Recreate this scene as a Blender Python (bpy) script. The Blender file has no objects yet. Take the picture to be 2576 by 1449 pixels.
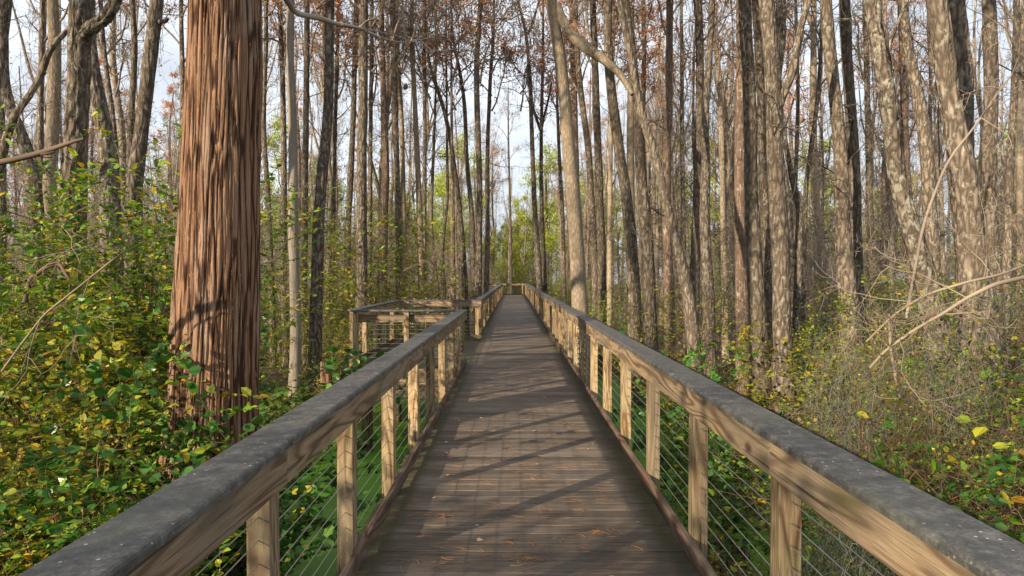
import bpy, math, random
import numpy as np
R = math.radians
random.seed(7)
rs = np.random.RandomState(11)
COL = bpy.context.scene.collection
F0 = 2450.0; VX = 1924.0; VY = 1036.0; EYE = 1.70
WATER = -1.63

# ------------------------------------------------------------------ helpers
def at(xd, yd, Y):
    """image measurement (2576 wide view) at distance Y -> world point"""
    return np.array([(xd*1.4907-VX)/F0*Y, Y, EYE-(yd*1.4907-VY)/F0*Y])

def pxw(w, Y): return w*1.4907/F0*Y

class MB:
    def __init__(s): s.V=[]; s.F=[]; s.n=0
    def add(s, V, F):
        V=np.asarray(V,float)
        s.V.append(V); s.F.extend([tuple(int(i)+s.n for i in f) for f in F] if not isinstance(F,np.ndarray) else map(tuple,(F+s.n).tolist()))
        s.n+=len(V)
    def box(s, x0,x1,y0,y1,z0,z1, bev=0.0):
        if bev<=0:
            V=[(x,y,z) for z in (z0,z1) for (x,y) in ((x0,y0),(x1,y0),(x1,y1),(x0,y1))]
            s.add(V,[(3,2,1,0),(4,5,6,7),(0,1,5,4),(1,2,6,5),(2,3,7,6),(3,0,4,7)])
        else:
            b=bev
            # chamfered box: 24 verts
            V=[];idx={}
            for ix,x in enumerate((x0,x1)):
                for iy,y in enumerate((y0,y1)):
                    for iz,z in enumerate((z0,z1)):
                        sx=b if ix==0 else -b; sy=b if iy==0 else -b; sz=b if iz==0 else -b
                        idx[(ix,iy,iz,'x')]=len(V);V.append((x,y+sy,z+sz))
                        idx[(ix,iy,iz,'y')]=len(V);V.append((x+sx,y,z+sz))
                        idx[(ix,iy,iz,'z')]=len(V);V.append((x+sx,y+sy,z))
            F=[]
            for k in (0,1):
                q=[idx[(k,a,c,'x')] for a,c in ((0,0),(1,0),(1,1),(0,1))]; F.append(q if k else q[::-1])
                q=[idx[(a,k,c,'y')] for a,c in ((0,0),(1,0),(1,1),(0,1))]; F.append(q[::-1] if k else q)
                q=[idx[(a,c,k,'z')] for a,c in ((0,0),(1,0),(1,1),(0,1))]; F.append(q if k else q[::-1])
            for a in (0,1):
                for c in (0,1):
                    F.append([idx[(0,a,c,'y')],idx[(1,a,c,'y')],idx[(1,a,c,'z')],idx[(0,a,c,'z')]])
                    F.append([idx[(a,0,c,'x')],idx[(a,1,c,'x')],idx[(a,1,c,'z')],idx[(a,0,c,'z')]])
                    F.append([idx[(a,c,0,'x')],idx[(a,c,1,'x')],idx[(a,c,1,'y')],idx[(a,c,0,'y')]])
                    for e in (0,1): F.append([idx[(a,c,e,'x')],idx[(a,c,e,'y')],idx[(a,c,e,'z')]])
            s.add(V,F)
    def tube(s, P, r, n=4, cap=True):
        V,F=tube(P,r,n,cap); s.add(V,F)
    def mesh(s,name,mat,smooth=True):
        me=bpy.data.meshes.new(name)
        V=np.concatenate(s.V) if s.V else np.zeros((0,3))
        me.from_pydata(V.tolist(),[],s.F); me.validate()
        if smooth: me.polygons.foreach_set('use_smooth',[True]*len(me.polygons))
        me.materials.append(mat); me.update(); return me
    def build(s,name,mat,parent=None,loc=None,smooth=True):
        return obj(name,s.mesh(name,mat,smooth),parent,loc)

def obj(name,me,parent=None,loc=None):
    o=bpy.data.objects.new(name,me); COL.objects.link(o)
    if parent is not None: o.parent=parent
    if loc is not None: o.location=[float(v) for v in loc]
    return o
def tag(o,label=None,cat=None,group=None,kind=None):
    if label: o['label']=label
    if cat: o['category']=cat
    if group: o['group']=group
    if kind: o['kind']=kind
    return o
def thing(name,label,cat,loc=(0,0,0),group=None,rz=0):
    o=bpy.data.objects.new(name,None); COL.objects.link(o)
    o.location=[float(v) for v in loc]; o.rotation_euler=(0,0,rz); o.empty_display_size=.2
    return tag(o,label,cat,group)
def dup(root,loc,rz=0,sc=1.0,label=None,group=None,tilt=(0,0)):
    r=root.copy(); COL.objects.link(r); r.location=[float(v) for v in loc]
    r.rotation_euler=(tilt[0],tilt[1],rz); r.scale=(sc,sc,sc) if not hasattr(sc,'__len__') else sc
    if label: r['label']=label
    if group: r['group']=group
    for ch in list(root.children):
        c=ch.copy(); COL.objects.link(c); c.parent=r
    return r

def frames(P):
    P=np.asarray(P,float)
    T=np.gradient(P,axis=0); T/= (np.linalg.norm(T,axis=1)[:,None]+1e-9)
    m=T.mean(0); ref=np.array([1,0,0.]) if abs(m[0])<.6*np.linalg.norm(m)+1e-6 else np.array([0,1.,0])
    A=np.cross(T,ref); A/=(np.linalg.norm(A,axis=1)[:,None]+1e-9)
    B=np.cross(T,A)
    return P,T,A,B
def tube(P,r,n=4,cap=True):
    P,T,A,B=frames(P); k=len(P)
    r=np.broadcast_to(np.asarray(r,float),(k,))
    a=np.arange(n)*2*math.pi/n
    V=P[:,None,:]+r[:,None,None]*(np.cos(a)[None,:,None]*A[:,None,:]+np.sin(a)[None,:,None]*B[:,None,:])
    V=V.reshape(-1,3)
    i=np.arange(k-1)[:,None]*n; j=np.arange(n)[None,:]; j2=(j+1)%n
    Fq=np.stack([i+j,i+j2,i+n+j2,i+n+j],-1).reshape(-1,4)
    F=Fq
    if cap and n>4:
        F=Fq.tolist(); F.append(list(range(n))[::-1]); F.append([(k-1)*n+q for q in range(n)])
        return V,[tuple(f) for f in F]
    return V,F

def smooth_path(P,n,passes=2,cols=None):
    P=np.asarray(P,float)
    d=np.r_[0,np.cumsum(np.linalg.norm(np.diff(P[:,:3],axis=0),axis=1))]
    t=np.linspace(0,d[-1],n)
    Q=np.stack([np.interp(t,d,P[:,c]) for c in range(P.shape[1])],1)
    w=max(1,n//(len(P)*3))
    for _ in range(passes):
        Z=np.pad(Q,((w,w),(0,0)),mode='edge')
        # reflect ends so they stay put
        for q in range(w):
            Z[q]=2*Q[0]-Q[w-q]; Z[-1-q]=2*Q[-1]-Q[-1-(w-q)]
        c=np.cumsum(np.vstack([np.zeros((1,P.shape[1])),Z]),0)
        Q=(c[2*w+1:]-c[:-2*w-1])/(2*w+1)
    return Q

def lat(seed,na,nz):
    g=np.random.RandomState(seed).rand(na,nz+2)
    def f(u,v):   # u periodic in na, v clamp
        u=np.mod(u,na); v=np.clip(v,0,nz)
        i=np.floor(u).astype(int)%na; j=np.floor(v).astype(int); fu=u-np.floor(u); fv=v-j
        fu=fu*fu*(3-2*fu); fv=fv*fv*(3-2*fv); i2=(i+1)%na; j2=np.minimum(j+1,nz+1)
        return (g[i,j]*(1-fu)+g[i2,j]*fu)*(1-fv)+(g[i,j2]*(1-fu)+g[i2,j2]*fu)*fv
    return f

def trunk_mesh(mb,P,rad,n,seed,ridge=0.0,nr=40,rl=.5,lump=.06,flute=0.0,wav=1.6):
    """tube with bark relief. ridge = depth of furrows (m), nr = furrows round, rl = length of furrows (m)"""
    P,T,A,B=frames(P); k=len(P)
    d=np.r_[0,np.cumsum(np.linalg.norm(np.diff(P,axis=0),axis=1))]
    a=np.arange(n)*2*math.pi/n
    U=np.broadcast_to(a[None,:]/(2*math.pi),(k,n)); D=np.broadcast_to(d[:,None],(k,n))
    L1=lat(seed,7,int(d[-1]/.6)+2); r=rad[:,None]*(1+lump*2*(L1(U*7,D/.6)-.5))
    if ridge>0:
        W=lat(seed+1,max(4,nr//6),int(d[-1]/(rl*1.2))+2)(U*max(4,nr//6),D/(rl*1.2))
        l1=lat(seed+2,nr,int(d[-1]/rl)+2)
        l2=lat(seed+3,nr*2+3,int(d[-1]/(rl*.45))+2)
        l3=lat(seed+4,nr*4,int(d[-1]/(rl*.12))+2)
        uu=U+W*wav/nr
        h=np.clip(np.abs(2*l1(uu*nr,D/rl)-1)/.26,0,1)**.9
        h2=np.clip(np.abs(2*l2(uu*(nr*2+3),D/(rl*.45))-1)/.4,0,1)
        r=r+ridge*(.75*h+.30*h2+.22*l3(uu*nr*4,D/(rl*.12))-.9)
    if flute>0:
        fl=np.clip((1.6-D)/1.6,0,1)**1.5
        r=r*(1+flute*fl*(.6+.8*np.sin(a*6+seed)[None,:]*.6))
    V=P[:,None,:]+r[:,:,None]*(np.cos(a)[None,:,None]*A[:,None,:]+np.sin(a)[None,:,None]*B[:,None,:])
    i=np.arange(k-1)[:,None]*n; j=np.arange(n)[None,:]; j2=(j+1)%n
    mb.add(V.reshape(-1,3),np.stack([i+j,i+j2,i+n+j2,i+n+j],-1).reshape(-1,4))

# ------------------------------------------------------------------ materials
def newmat(name):
    m=bpy.data.materials.new(name); m.use_nodes=True; nt=m.node_tree; b=nt.nodes['Principled BSDF']
    return m,nt,b
def N(nt,t,**k):
    n=nt.nodes.new(t)
    for a,v in k.items():
        if a in ('inp',):
            for q,w in v.items(): n.inputs[q].default_value=w
        else: setattr(n,a,v)
    return n
def ramp(nt,stops,fac=None,interp='LINEAR'):
    r=nt.nodes.new('ShaderNodeValToRGB'); e=r.color_ramp.elements; r.color_ramp.interpolation=interp
    while len(e)<len(stops): e.new(.5)
    for q,(p,c) in zip(e,stops):
        q.position=p; q.color=(c[0],c[1],c[2],1) if hasattr(c,'__len__') else (c,c,c,1)
    if fac is not None: nt.links.new(fac,r.inputs[0])
    return r
def mixc(nt,fac,a,b,mode='MIX'):
    m=nt.nodes.new('ShaderNodeMix'); m.data_type='RGBA'; m.blend_type=mode
    for s,v in ((0,fac),(6,a),(7,b)):
        if isinstance(v,(int,float)): m.inputs[s].default_value=v
        elif isinstance(v,tuple): m.inputs[s].default_value=(v[0],v[1],v[2],1)
        else: nt.links.new(v,m.inputs[s])
    return m.outputs[2]
def coords(nt,scale=(1,1,1),kind='Object',rand=True):
    tc=nt.nodes.new('ShaderNodeTexCoord'); mp=nt.nodes.new('ShaderNodeMapping')
    mp.inputs['Scale'].default_value=scale
    src=tc.outputs[kind]
    if rand:
        oi=nt.nodes.new('ShaderNodeObjectInfo'); va=nt.nodes.new('ShaderNodeVectorMath'); va.operation='SCALE'
        cx=nt.nodes.new('ShaderNodeCombineXYZ')
        for i in range(3): nt.links.new(oi.outputs['Random'],cx.inputs[i])
        nt.links.new(cx.outputs[0],va.inputs[0]); va.inputs['Scale'].default_value=37.3
        ad=nt.nodes.new('ShaderNodeVectorMath'); ad.operation='ADD'
        nt.links.new(src,ad.inputs[0]); nt.links.new(va.outputs[0],ad.inputs[1]); src=ad.outputs[0]
    nt.links.new(src,mp.inputs[0]); return mp.outputs[0]
def noisen(nt,vec,scale,detail=4,rough=.6,dist=0):
    n=nt.nodes.new('ShaderNodeTexNoise'); nt.links.new(vec,n.inputs['Vector'])
    n.inputs['Scale'].default_value=scale; n.inputs['Detail'].default_value=detail
    n.inputs['Roughness'].default_value=rough; n.inputs['Distortion'].default_value=dist
    return n.outputs['Fac']
def vor(nt,vec,scale,feature='F1'):
    n=nt.nodes.new('ShaderNodeTexVoronoi'); n.feature=feature; nt.links.new(vec,n.inputs['Vector'])
    n.inputs['Scale'].default_value=scale; return n.outputs['Distance']
def bump(nt,b,h,strength=.5,dist=.01,prev=None):
    bn=nt.nodes.new('ShaderNodeBump'); bn.inputs['Strength'].default_value=strength; bn.inputs['Distance'].default_value=dist
    nt.links.new(h,bn.inputs['Height'])
    if prev is not None: nt.links.new(prev,bn.inputs['Normal'])
    nt.links.new(bn.outputs[0],b.inputs['Normal']); return bn.outputs[0]

def mat_wood(name,axis,c_lo,c_mid,c_hi,grey,greyamt,green=.15,ring=9.0,rough=.8):
    m,nt,b=newmat(name)
    s=[ring,ring,ring]; s[axis]=ring*.13
    v=coords(nt,tuple(s))
    # growth rings: distorted wave
    w=nt.nodes.new('ShaderNodeTexNoise'); nt.links.new(v,w.inputs['Vector']); w.inputs['Scale'].default_value=.55
    w.inputs['Detail'].default_value=1.5; w.inputs['Distortion'].default_value=.6
    mu=N(nt,'ShaderNodeMath',operation='MULTIPLY'); nt.links.new(w.outputs['Fac'],mu.inputs[0]); mu.inputs[1].default_value=17
    fr=N(nt,'ShaderNodeMath',operation='PINGPONG'); nt.links.new(mu.outputs[0],fr.inputs[0]); fr.inputs[1].default_value=1
    col=ramp(nt,[(0,tuple(q*.6 for q in c_lo)),(.22,c_lo),(.5,c_mid),(1,c_hi)],fr.outputs[0]).outputs[0]
    s2=[260,260,260]; s2[axis]=7
    fine=noisen(nt,coords(nt,tuple(s2)),1,3,.6)
    col=mixc(nt,ramp(nt,[(.38,0),(.68,.75)],fine).outputs[0],col,c_lo)
    # weathering blotches
    s3=[3,3,3]; s3[axis]=1.2
    wb=noisen(nt,coords(nt,tuple(s3)),1,4,.6)
    g=mixc(nt,fine,grey,tuple(q*.6 for q in grey))
    col=mixc(nt,ramp(nt,[(.42,max(0,greyamt-.35)),(.68,min(1,greyamt+.25))],wb).outputs[0],col,g)
    ga=noisen(nt,coords(nt,(2.2,2.2,2.2)),1,3,.7)
    col=mixc(nt,ramp(nt,[(.55,0),(.75,green)],ga).outputs[0],col,(.13,.17,.04))
    s5=[46,46,46]; s5[axis]=1.6
    ck=noisen(nt,coords(nt,tuple(s5)),1,2,.5)
    col=mixc(nt,ramp(nt,[(.64,0),(.69,.8)],ck).outputs[0],col,(.045,.03,.018))
    # knots
    s4=[6,6,6]; s4[axis]=3
    kn=vor(nt,coords(nt,tuple(s4)),.55)
    col=mixc(nt,ramp(nt,[(.05,.85),(.10,0)],kn).outputs[0],col,(.07,.035,.018))
    oi=nt.nodes.new('ShaderNodeObjectInfo')
    hv=nt.nodes.new('ShaderNodeHueSaturation'); nt.links.new(col,hv.inputs['Color'])
    mr=N(nt,'ShaderNodeMapRange'); nt.links.new(oi.outputs['Random'],mr.inputs[0]); mr.inputs[3].default_value=.72; mr.inputs[4].default_value=1.15
    nt.links.new(mr.outputs[0],hv.inputs['Value'])
    nt.links.new(hv.outputs[0],b.inputs['Base Color']); b.inputs['Roughness'].default_value=rough
    b.inputs['Specular IOR Level'].default_value=.25
    p=bump(nt,b,fr.outputs[0],.25,.004); bump(nt,b,fine,.5,.003,p)
    return m
M={}
M['post']=mat_wood('weathered_pine_post',2,(.16,.09,.04),(.38,.265,.14),(.50,.37,.205),(.27,.23,.155),.4,.65,ring=13)
M['fascia']=mat_wood('weathered_pine_board',1,(.13,.075,.035),(.30,.21,.12),(.41,.30,.18),(.24,.20,.145),.5,.4,ring=11)
M['fascia_x']=mat_wood('weathered_pine_cross',0,(.16,.085,.04),(.31,.21,.12),(.42,.29,.17),(.24,.20,.155),.45,.2,ring=11)
M['toe']=mat_wood('brown_toe_board',1,(.06,.032,.02),(.125,.078,.052),(.175,.115,.08),(.15,.125,.10),.35,.3,ring=9)
M['toe_x']=mat_wood('brown_toe_cross',0,(.08,.05,.03),(.15,.11,.07),(.2,.16,.1),(.15,.14,.09),.5,.9,ring=9)

def mat_cap():
    m,nt,b=newmat('grey_handrail'); v=coords(nt,(1,1,1),rand=False)
    n1=noisen(nt,v,14,8,.85); n2=noisen(nt,v,110,3,.7); n3=noisen(nt,v,1.7,3,.6)
    c=ramp(nt,[(.38,(.028,.027,.025)),(.5,(.072,.069,.063)),(.62,(.17,.16,.14))],n1).outputs[0]
    c=mixc(nt,ramp(nt,[(.35,.0),(.7,.6)],n2).outputs[0],c,(.04,.04,.043))
    c=mixc(nt,ramp(nt,[(.5,0),(.7,.35)],n3).outputs[0],c,(.12,.125,.09))
    sp=vor(nt,v,34); pick=noisen(nt,v,9,2,.5)
    ml=N(nt,'ShaderNodeMath',operation='MULTIPLY'); nt.links.new(ramp(nt,[(.10,1),(.17,0)],sp).outputs[0],ml.inputs[0]); nt.links.new(ramp(nt,[(.50,0),(.60,1)],pick).outputs[0],ml.inputs[1])
    c=mixc(nt,ml.outputs[0],c,(.38,.40,.33))
    nt.links.new(c,b.inputs['Base Color']); b.inputs['Roughness'].default_value=.62
    bump(nt,b,n2,.35,.003,bump(nt,b,n1,.4,.006)); return m
M['cap']=mat_cap()

def mat_deck():
    m,nt,b=newmat('weathered_deck_boards')
    geo=nt.nodes.new('ShaderNodeNewGeometry')
    tc=nt.nodes.new('ShaderNodeTexCoord')
    # offset streaks per board
    cx=nt.nodes.new('ShaderNodeCombineXYZ'); ml=N(nt,'ShaderNodeMath',operation='MULTIPLY'); nt.links.new(geo.outputs['Random Per Island'],ml.inputs[0]); ml.inputs[1].default_value=50
    nt.links.new(ml.outputs[0],cx.inputs[0]); nt.links.new(ml.outputs[0],cx.inputs[2])
    ad=nt.nodes.new('ShaderNodeVectorMath'); nt.links.new(tc.outputs['Object'],ad.inputs[0]); nt.links.new(cx.outputs[0],ad.inputs[1])
    def mp(s):
        q=nt.nodes.new('ShaderNodeMapping'); q.inputs['Scale'].default_value=s; nt.links.new(ad.outputs[0],q.inputs[0]); return q.outputs[0]
    st=noisen(nt,mp((2.2,70,20)),1,5,.7); st2=noisen(nt,mp((7,230,60)),1,3,.6)
    c=ramp(nt,[(.27,(.033,.022,.014)),(.45,(.088,.063,.043)),(.58,(.165,.127,.09)),(.76,(.32,.26,.195))],st).outputs[0]
    c=mixc(nt,ramp(nt,[(.4,0),(.72,.75)],st2).outputs[0],c,(.028,.021,.017))
    bl=noisen(nt,coords(nt,(1.1,2.5,1),rand=False),1,5,.65)
    c=mixc(nt,ramp(nt,[(.5,0),(.72,.6)],bl).outputs[0],c,(.16,.135,.115))
    hv=nt.nodes.new('ShaderNodeHueSaturation'); nt.links.new(c,hv.inputs['Color'])
    mr=N(nt,'ShaderNodeMapRange'); nt.links.new(geo.outputs['Random Per Island'],mr.inputs[0]); mr.inputs[3].default_value=.65; mr.inputs[4].default_value=1.3
    nt.links.new(mr.outputs[0],hv.inputs['Value']); c=hv.outputs[0]
    # mossy dirt gathered along both toe boards
    sx=nt.nodes.new('ShaderNodeSeparateXYZ'); nt.links.new(tc.outputs['Object'],sx.inputs[0])
    sb=N(nt,'ShaderNodeMath',operation='SUBTRACT'); nt.links.new(sx.outputs[0],sb.inputs[0]); sb.inputs[1].default_value=.08
    ab=N(nt,'ShaderNodeMath',operation='ABSOLUTE'); nt.links.new(sb.outputs[0],ab.inputs[0])
    en=noisen(nt,coords(nt,(1,1,1),rand=False),5,4,.7)
    a2=N(nt,'ShaderNodeMath',operation='MULTIPLY_ADD'); nt.links.new(en,a2.inputs[0]); a2.inputs[1].default_value=.22; nt.links.new(ab.outputs[0],a2.inputs[2])
    c=mixc(nt,ramp(nt,[(.93,0),(1.0,.8)],a2.outputs[0]).outputs[0],c,(.045,.042,.016))
    # pale lichen specks
    v3=coords(nt,(1,1,1),rand=False); sp=vor(nt,v3,48); pk=noisen(nt,v3,2.3,3,.6)
    m2=N(nt,'ShaderNodeMath',operation='MULTIPLY'); nt.links.new(ramp(nt,[(.13,1),(.2,0)],sp).outputs[0],m2.inputs[0]); nt.links.new(ramp(nt,[(.62,0),(.68,.8)],pk).outputs[0],m2.inputs[1])
    c=mixc(nt,m2.outputs[0],c,(.4,.42,.36))
    nt.links.new(c,b.inputs['Base Color'])
    nt.links.new(ramp(nt,[(.3,.55),(.8,.8)],st).outputs[0],b.inputs['Roughness'])
    b.inputs['Specular IOR Level'].default_value=.35
    bump(nt,b,st2,.5,.003,bump(nt,b,st,.6,.005)); return m
M['deck']=mat_deck()

def mat_bark(name,cols,lich,lamt,sc=(12,12,3.6),crack=.8,strength=.9,dist=.03,zmoss=0):
    m,nt,b=newmat(name); v=coords(nt,sc)
    wn=nt.nodes.new('ShaderNodeTexNoise'); nt.links.new(v,wn.inputs['Vector']); wn.inputs['Scale'].default_value=.8; wn.inputs['Detail'].default_value=1
    vv=mixc(nt,.18,v,wn.outputs['Color'],'ADD')
    cr=vor(nt,vv,1.0,'DISTANCE_TO_EDGE'); n1=noisen(nt,v,2.2,3,.7); n2=noisen(nt,coords(nt,(1,1,.5)),1.6,2,.65)
    c=ramp(nt,[(.25,cols[0]),(.5,cols[1]),(.75,cols[2])],n1).outputs[0]
    c=mixc(nt,ramp(nt,[(.0,crack),(.10,crack*.8),(.30,0)],cr).outputs[0],c,tuple(q*.35 for q in cols[0]))
    ln=noisen(nt,coords(nt,(1,1,.7)),11,3,.75)
    c=mixc(nt,ramp(nt,[(.58-lamt*.2,0),(.70-lamt*.2,.7)],ln).outputs[0],c,lich)
    c=mixc(nt,ramp(nt,[(.42,0),(.7,.4)],n2).outputs[0],c,tuple(q*.6 for q in cols[1]))
    oi=nt.nodes.new('ShaderNodeObjectInfo'); hv=nt.nodes.new('ShaderNodeHueSaturation'); nt.links.new(c,hv.inputs['Color'])
    mr=N(nt,'ShaderNodeMapRange'); nt.links.new(oi.outputs['Random'],mr.inputs[0]); mr.inputs[3].default_value=.75; mr.inputs[4].default_value=1.2
    nt.links.new(mr.outputs[0],hv.inputs['Value'])
    nt.links.new(hv.outputs[0],b.inputs['Base Color']); b.inputs['Roughness'].default_value=.9; b.inputs['Specular IOR Level'].default_value=.15
    h=mixc(nt,.5,ramp(nt,[(0,0),(.3,1)],cr).outputs[0],n1)
    bump(nt,b,h,strength,dist); return m
M['bark']=mat_bark('grey_furrowed_bark',((.105,.08,.058),(.195,.153,.112),(.275,.222,.168)),(.34,.31,.25),.2)
M['bark_pale']=mat_bark('pale_smooth_bark',((.24,.18,.125),(.35,.275,.19),(.44,.355,.255)),(.42,.37,.28),.15,sc=(18,18,5),crack=.5,strength=.5,dist=.015)
M['bark_dark']=mat_bark('dark_lichened_bark',((.11,.085,.062),(.195,.152,.112),(.28,.225,.17)),(.30,.30,.25),.3,sc=(11,11,3.4),crack=.85,dist=.04)
M['bark_white']=mat_bark('white_lichened_bark',((.11,.078,.055),(.18,.14,.105),(.25,.21,.16)),(.38,.37,.29),.45,sc=(11,11,4.5),crack=.8,dist=.03)
M['bark_brown']=mat_bark('stringy_brown_bark',((.13,.085,.06),(.235,.16,.115),(.33,.24,.18)),(.42,.36,.3),.2,sc=(22,22,1.6),crack=.7,dist=.025)
M['bark_snag']=mat_bark('bare_silver_wood',((.17,.14,.11),(.27,.23,.185),(.35,.30,.25)),(.2,.13,.08),.12,sc=(26,26,1.2),crack=.3,strength=.5,dist=.012)
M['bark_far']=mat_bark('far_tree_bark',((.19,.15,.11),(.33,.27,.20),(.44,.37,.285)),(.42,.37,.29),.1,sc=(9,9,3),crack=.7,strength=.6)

def mat_cypress():
    m,nt,b=newmat('red_stringy_cypress_bark')
    v=coords(nt,(30,30,1.3),rand=False); v2=coords(nt,(80,80,5),rand=False); v3=coords(nt,(7,7,.6),rand=False)
    n1=noisen(nt,v,1,4,.7); n2=noisen(nt,v2,1,3,.7); n3=noisen(nt,v3,1,3,.6)
    vv=mixc(nt,.25,coords(nt,(15,15,.85),rand=False),n1.node.outputs['Color'],'ADD')
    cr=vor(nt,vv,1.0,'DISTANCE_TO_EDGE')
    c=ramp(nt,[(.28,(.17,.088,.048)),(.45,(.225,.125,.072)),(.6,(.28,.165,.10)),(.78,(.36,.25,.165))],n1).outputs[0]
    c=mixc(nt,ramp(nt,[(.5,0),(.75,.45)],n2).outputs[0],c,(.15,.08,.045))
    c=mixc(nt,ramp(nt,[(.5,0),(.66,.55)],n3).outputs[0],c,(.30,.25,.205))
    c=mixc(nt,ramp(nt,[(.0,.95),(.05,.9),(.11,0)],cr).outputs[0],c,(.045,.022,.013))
    fl=noisen(nt,coords(nt,(40,40,9),rand=False),1,3,.7)
    c=mixc(nt,ramp(nt,[(.64,0),(.70,.8)],fl).outputs[0],c,(.46,.21,.09))
    c=mixc(nt,ramp(nt,[(.24,.8),(.33,0)],fl).outputs[0],c,(.42,.37,.31))
    nt.links.new(c,b.inputs['Base Color']); b.inputs['Roughness'].default_value=.9; b.inputs['Specular IOR Level'].default_value=.12
    h=mixc(nt,.5,ramp(nt,[(0,0),(.2,1)],cr).outputs[0],n2)
    bump(nt,b,h,1.0,.02,bump(nt,b,n1,.9,.02)); return m
M['cypress']=mat_cypress()

def mat_leaf(name,stops,trans=.3,rough=.5):
    m,nt,b=newmat(name); geo=nt.nodes.new('ShaderNodeNewGeometry')
    oi=nt.nodes.new('ShaderNodeObjectInfo')
    c=ramp(nt,stops,geo.outputs['Random Per Island']).outputs[0]
    n=noisen(nt,coords(nt,(1,1,1)),1.1,1,.6)
    hv=nt.nodes.new('ShaderNodeHueSaturation'); nt.links.new(c,hv.inputs['Color'])
    nt.links.new(ramp(nt,[(.3,.7),(.7,1.25)],n).outputs[0],hv.inputs['Value'])
    c=hv.outputs[0]
    nt.links.new(c,b.inputs['Base Color']); b.inputs['Roughness'].default_value=rough; b.inputs['Specular IOR Level'].default_value=.35
    t=nt.nodes.new('ShaderNodeBsdfTranslucent'); nt.links.new(c,t.inputs['Color'])
    mx=nt.nodes.new('ShaderNodeMixShader'); mx.inputs[0].default_value=trans
    nt.links.new(b.outputs[0],mx.inputs[1]); nt.links.new(t.outputs[0],mx.inputs[2])
    nt.links.new(mx.outputs[0],nt.nodes['Material Output'].inputs['Surface']); return m
G1=(.040,.12,.012); G2=(.10,.23,.018); G3=(.23,.35,.025); YL=(.42,.32,.02); OR=(.50,.22,.02)
M['leaf_mix']=mat_leaf('autumn_shrub_leaves',[(0,G1),(.3,G2),(.62,G3),(.82,(.36,.38,.025)),(.94,(.52,.42,.02)),(1,OR)],.35)
M['leaf_green']=mat_leaf('green_shrub_leaves',[(0,(.025,.07,.012)),(.4,(.05,.12,.018)),(.8,(.10,.18,.025)),(.97,(.16,.2,.03)),(1,YL)],.3,.4)
M['leaf_yellow']=mat_leaf('yellowing_shrub_leaves',[(0,(.08,.13,.015)),(.35,(.20,.24,.02)),(.75,(.34,.31,.02)),(.92,YL),(1,OR)],.4)
M['leaf_vine']=mat_leaf('glossy_vine_leaves',[(0,(.03,.10,.015)),(.6,(.055,.16,.02)),(.9,(.12,.22,.03)),(1,YL)],.3,.33)
M['leaf_rust']=mat_leaf('rust_cypress_needles',[(0,(.40,.14,.06)),(.4,(.54,.21,.08)),(.8,(.60,.30,.12)),(1,(.45,.30,.16))],.45,.7)
M['leaf_brown']=mat_leaf('dry_brown_leaves',[(0,(.12,.06,.03)),(.5,(.22,.12,.05)),(1,(.32,.20,.08))],.25,.7)
M['leaf_pine']=mat_leaf('far_green_needles',[(0,(.20,.30,.035)),(.5,(.38,.46,.05)),(1,(.60,.58,.08))],.45,.6)
M['moss']=mat_leaf('grey_hanging_moss',[(0,(.13,.13,.10)),(1,(.22,.22,.17))],.3,.9)

def flat(name,c,rough=.8,metal=0,var=None,sc=5):
    m,nt,b=newmat(name)
    if var:
        n=noisen(nt,coords(nt,(1,1,1)),sc,1,.7); c2=ramp(nt,[(.3,c),(.7,var)],n).outputs[0]; nt.links.new(c2,b.inputs['Base Color'])
        
    else: b.inputs['Base Color'].default_value=(*c,1)
    b.inputs['Roughness'].default_value=rough; b.inputs['Metallic'].default_value=metal; return m
M['twig']=flat('brown_grey_twigs',(.17,.13,.10),.9,0,(.34,.28,.22),2)
M['twig_dark']=flat('dark_brush_twigs',(.085,.045,.026),.9,0,(.23,.13,.075),2)
M['twig_pale']=flat('pale_dead_twigs',(.17,.12,.08),.9,0,(.32,.25,.17),2)
M['stem']=flat('dark_shrub_stems',(.07,.045,.03),.85,0,(.16,.10,.06),3)
M['steel']=flat('steel_cable',(.55,.55,.53),.35,.9)
M['black']=flat('dark_sign_panel',(.02,.025,.025),.4,0,(.04,.045,.04),8)
M['needle']=mat_leaf('orange_needles',[(0,(.30,.11,.035)),(.6,(.45,.18,.05)),(1,(.30,.17,.08))],.1,.7)
M['litterleaf']=mat_leaf('fallen_leaf',[(0,(.40,.22,.12)),(.5,(.50,.33,.20)),(1,(.30,.12,.08))],.15,.6)
M['pile']=mat_wood('piling_wood',2,(.09,.06,.03),(.22,.16,.08),(.30,.22,.12),(.14,.13,.09),.5,.8,ring=10)

def mat_ground():
    m,nt,b=newmat('leaf_littered_mud'); v=coords(nt,(1,1,1),rand=False)
    n1=noisen(nt,v,.7,6,.7); n2=noisen(nt,v,16,5,.75); vr=nt.nodes.new('ShaderNodeTexVoronoi'); nt.links.new(v,vr.inputs['Vector']); vr.inputs['Scale'].default_value=22
    c=ramp(nt,[(.3,(.022,.014,.008)),(.5,(.055,.034,.019)),(.7,(.12,.07,.035))],n2).outputs[0]
    sx=nt.nodes.new('ShaderNodeSeparateColor'); nt.links.new(vr.outputs['Color'],sx.inputs[0])
    c=mixc(nt,ramp(nt,[(.55,0),(.8,.7)],sx.outputs[0]).outputs[0],c,(.16,.085,.035))
    c=mixc(nt,ramp(nt,[(.5,0),(.65,.55)],n1).outputs[0],c,(.03,.045,.012))
    nt.links.new(c,b.inputs['Base Color']); b.inputs['Roughness'].default_value=.9
    bump(nt,b,n2,.9,.05); return m
M['ground']=mat_ground()
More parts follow.
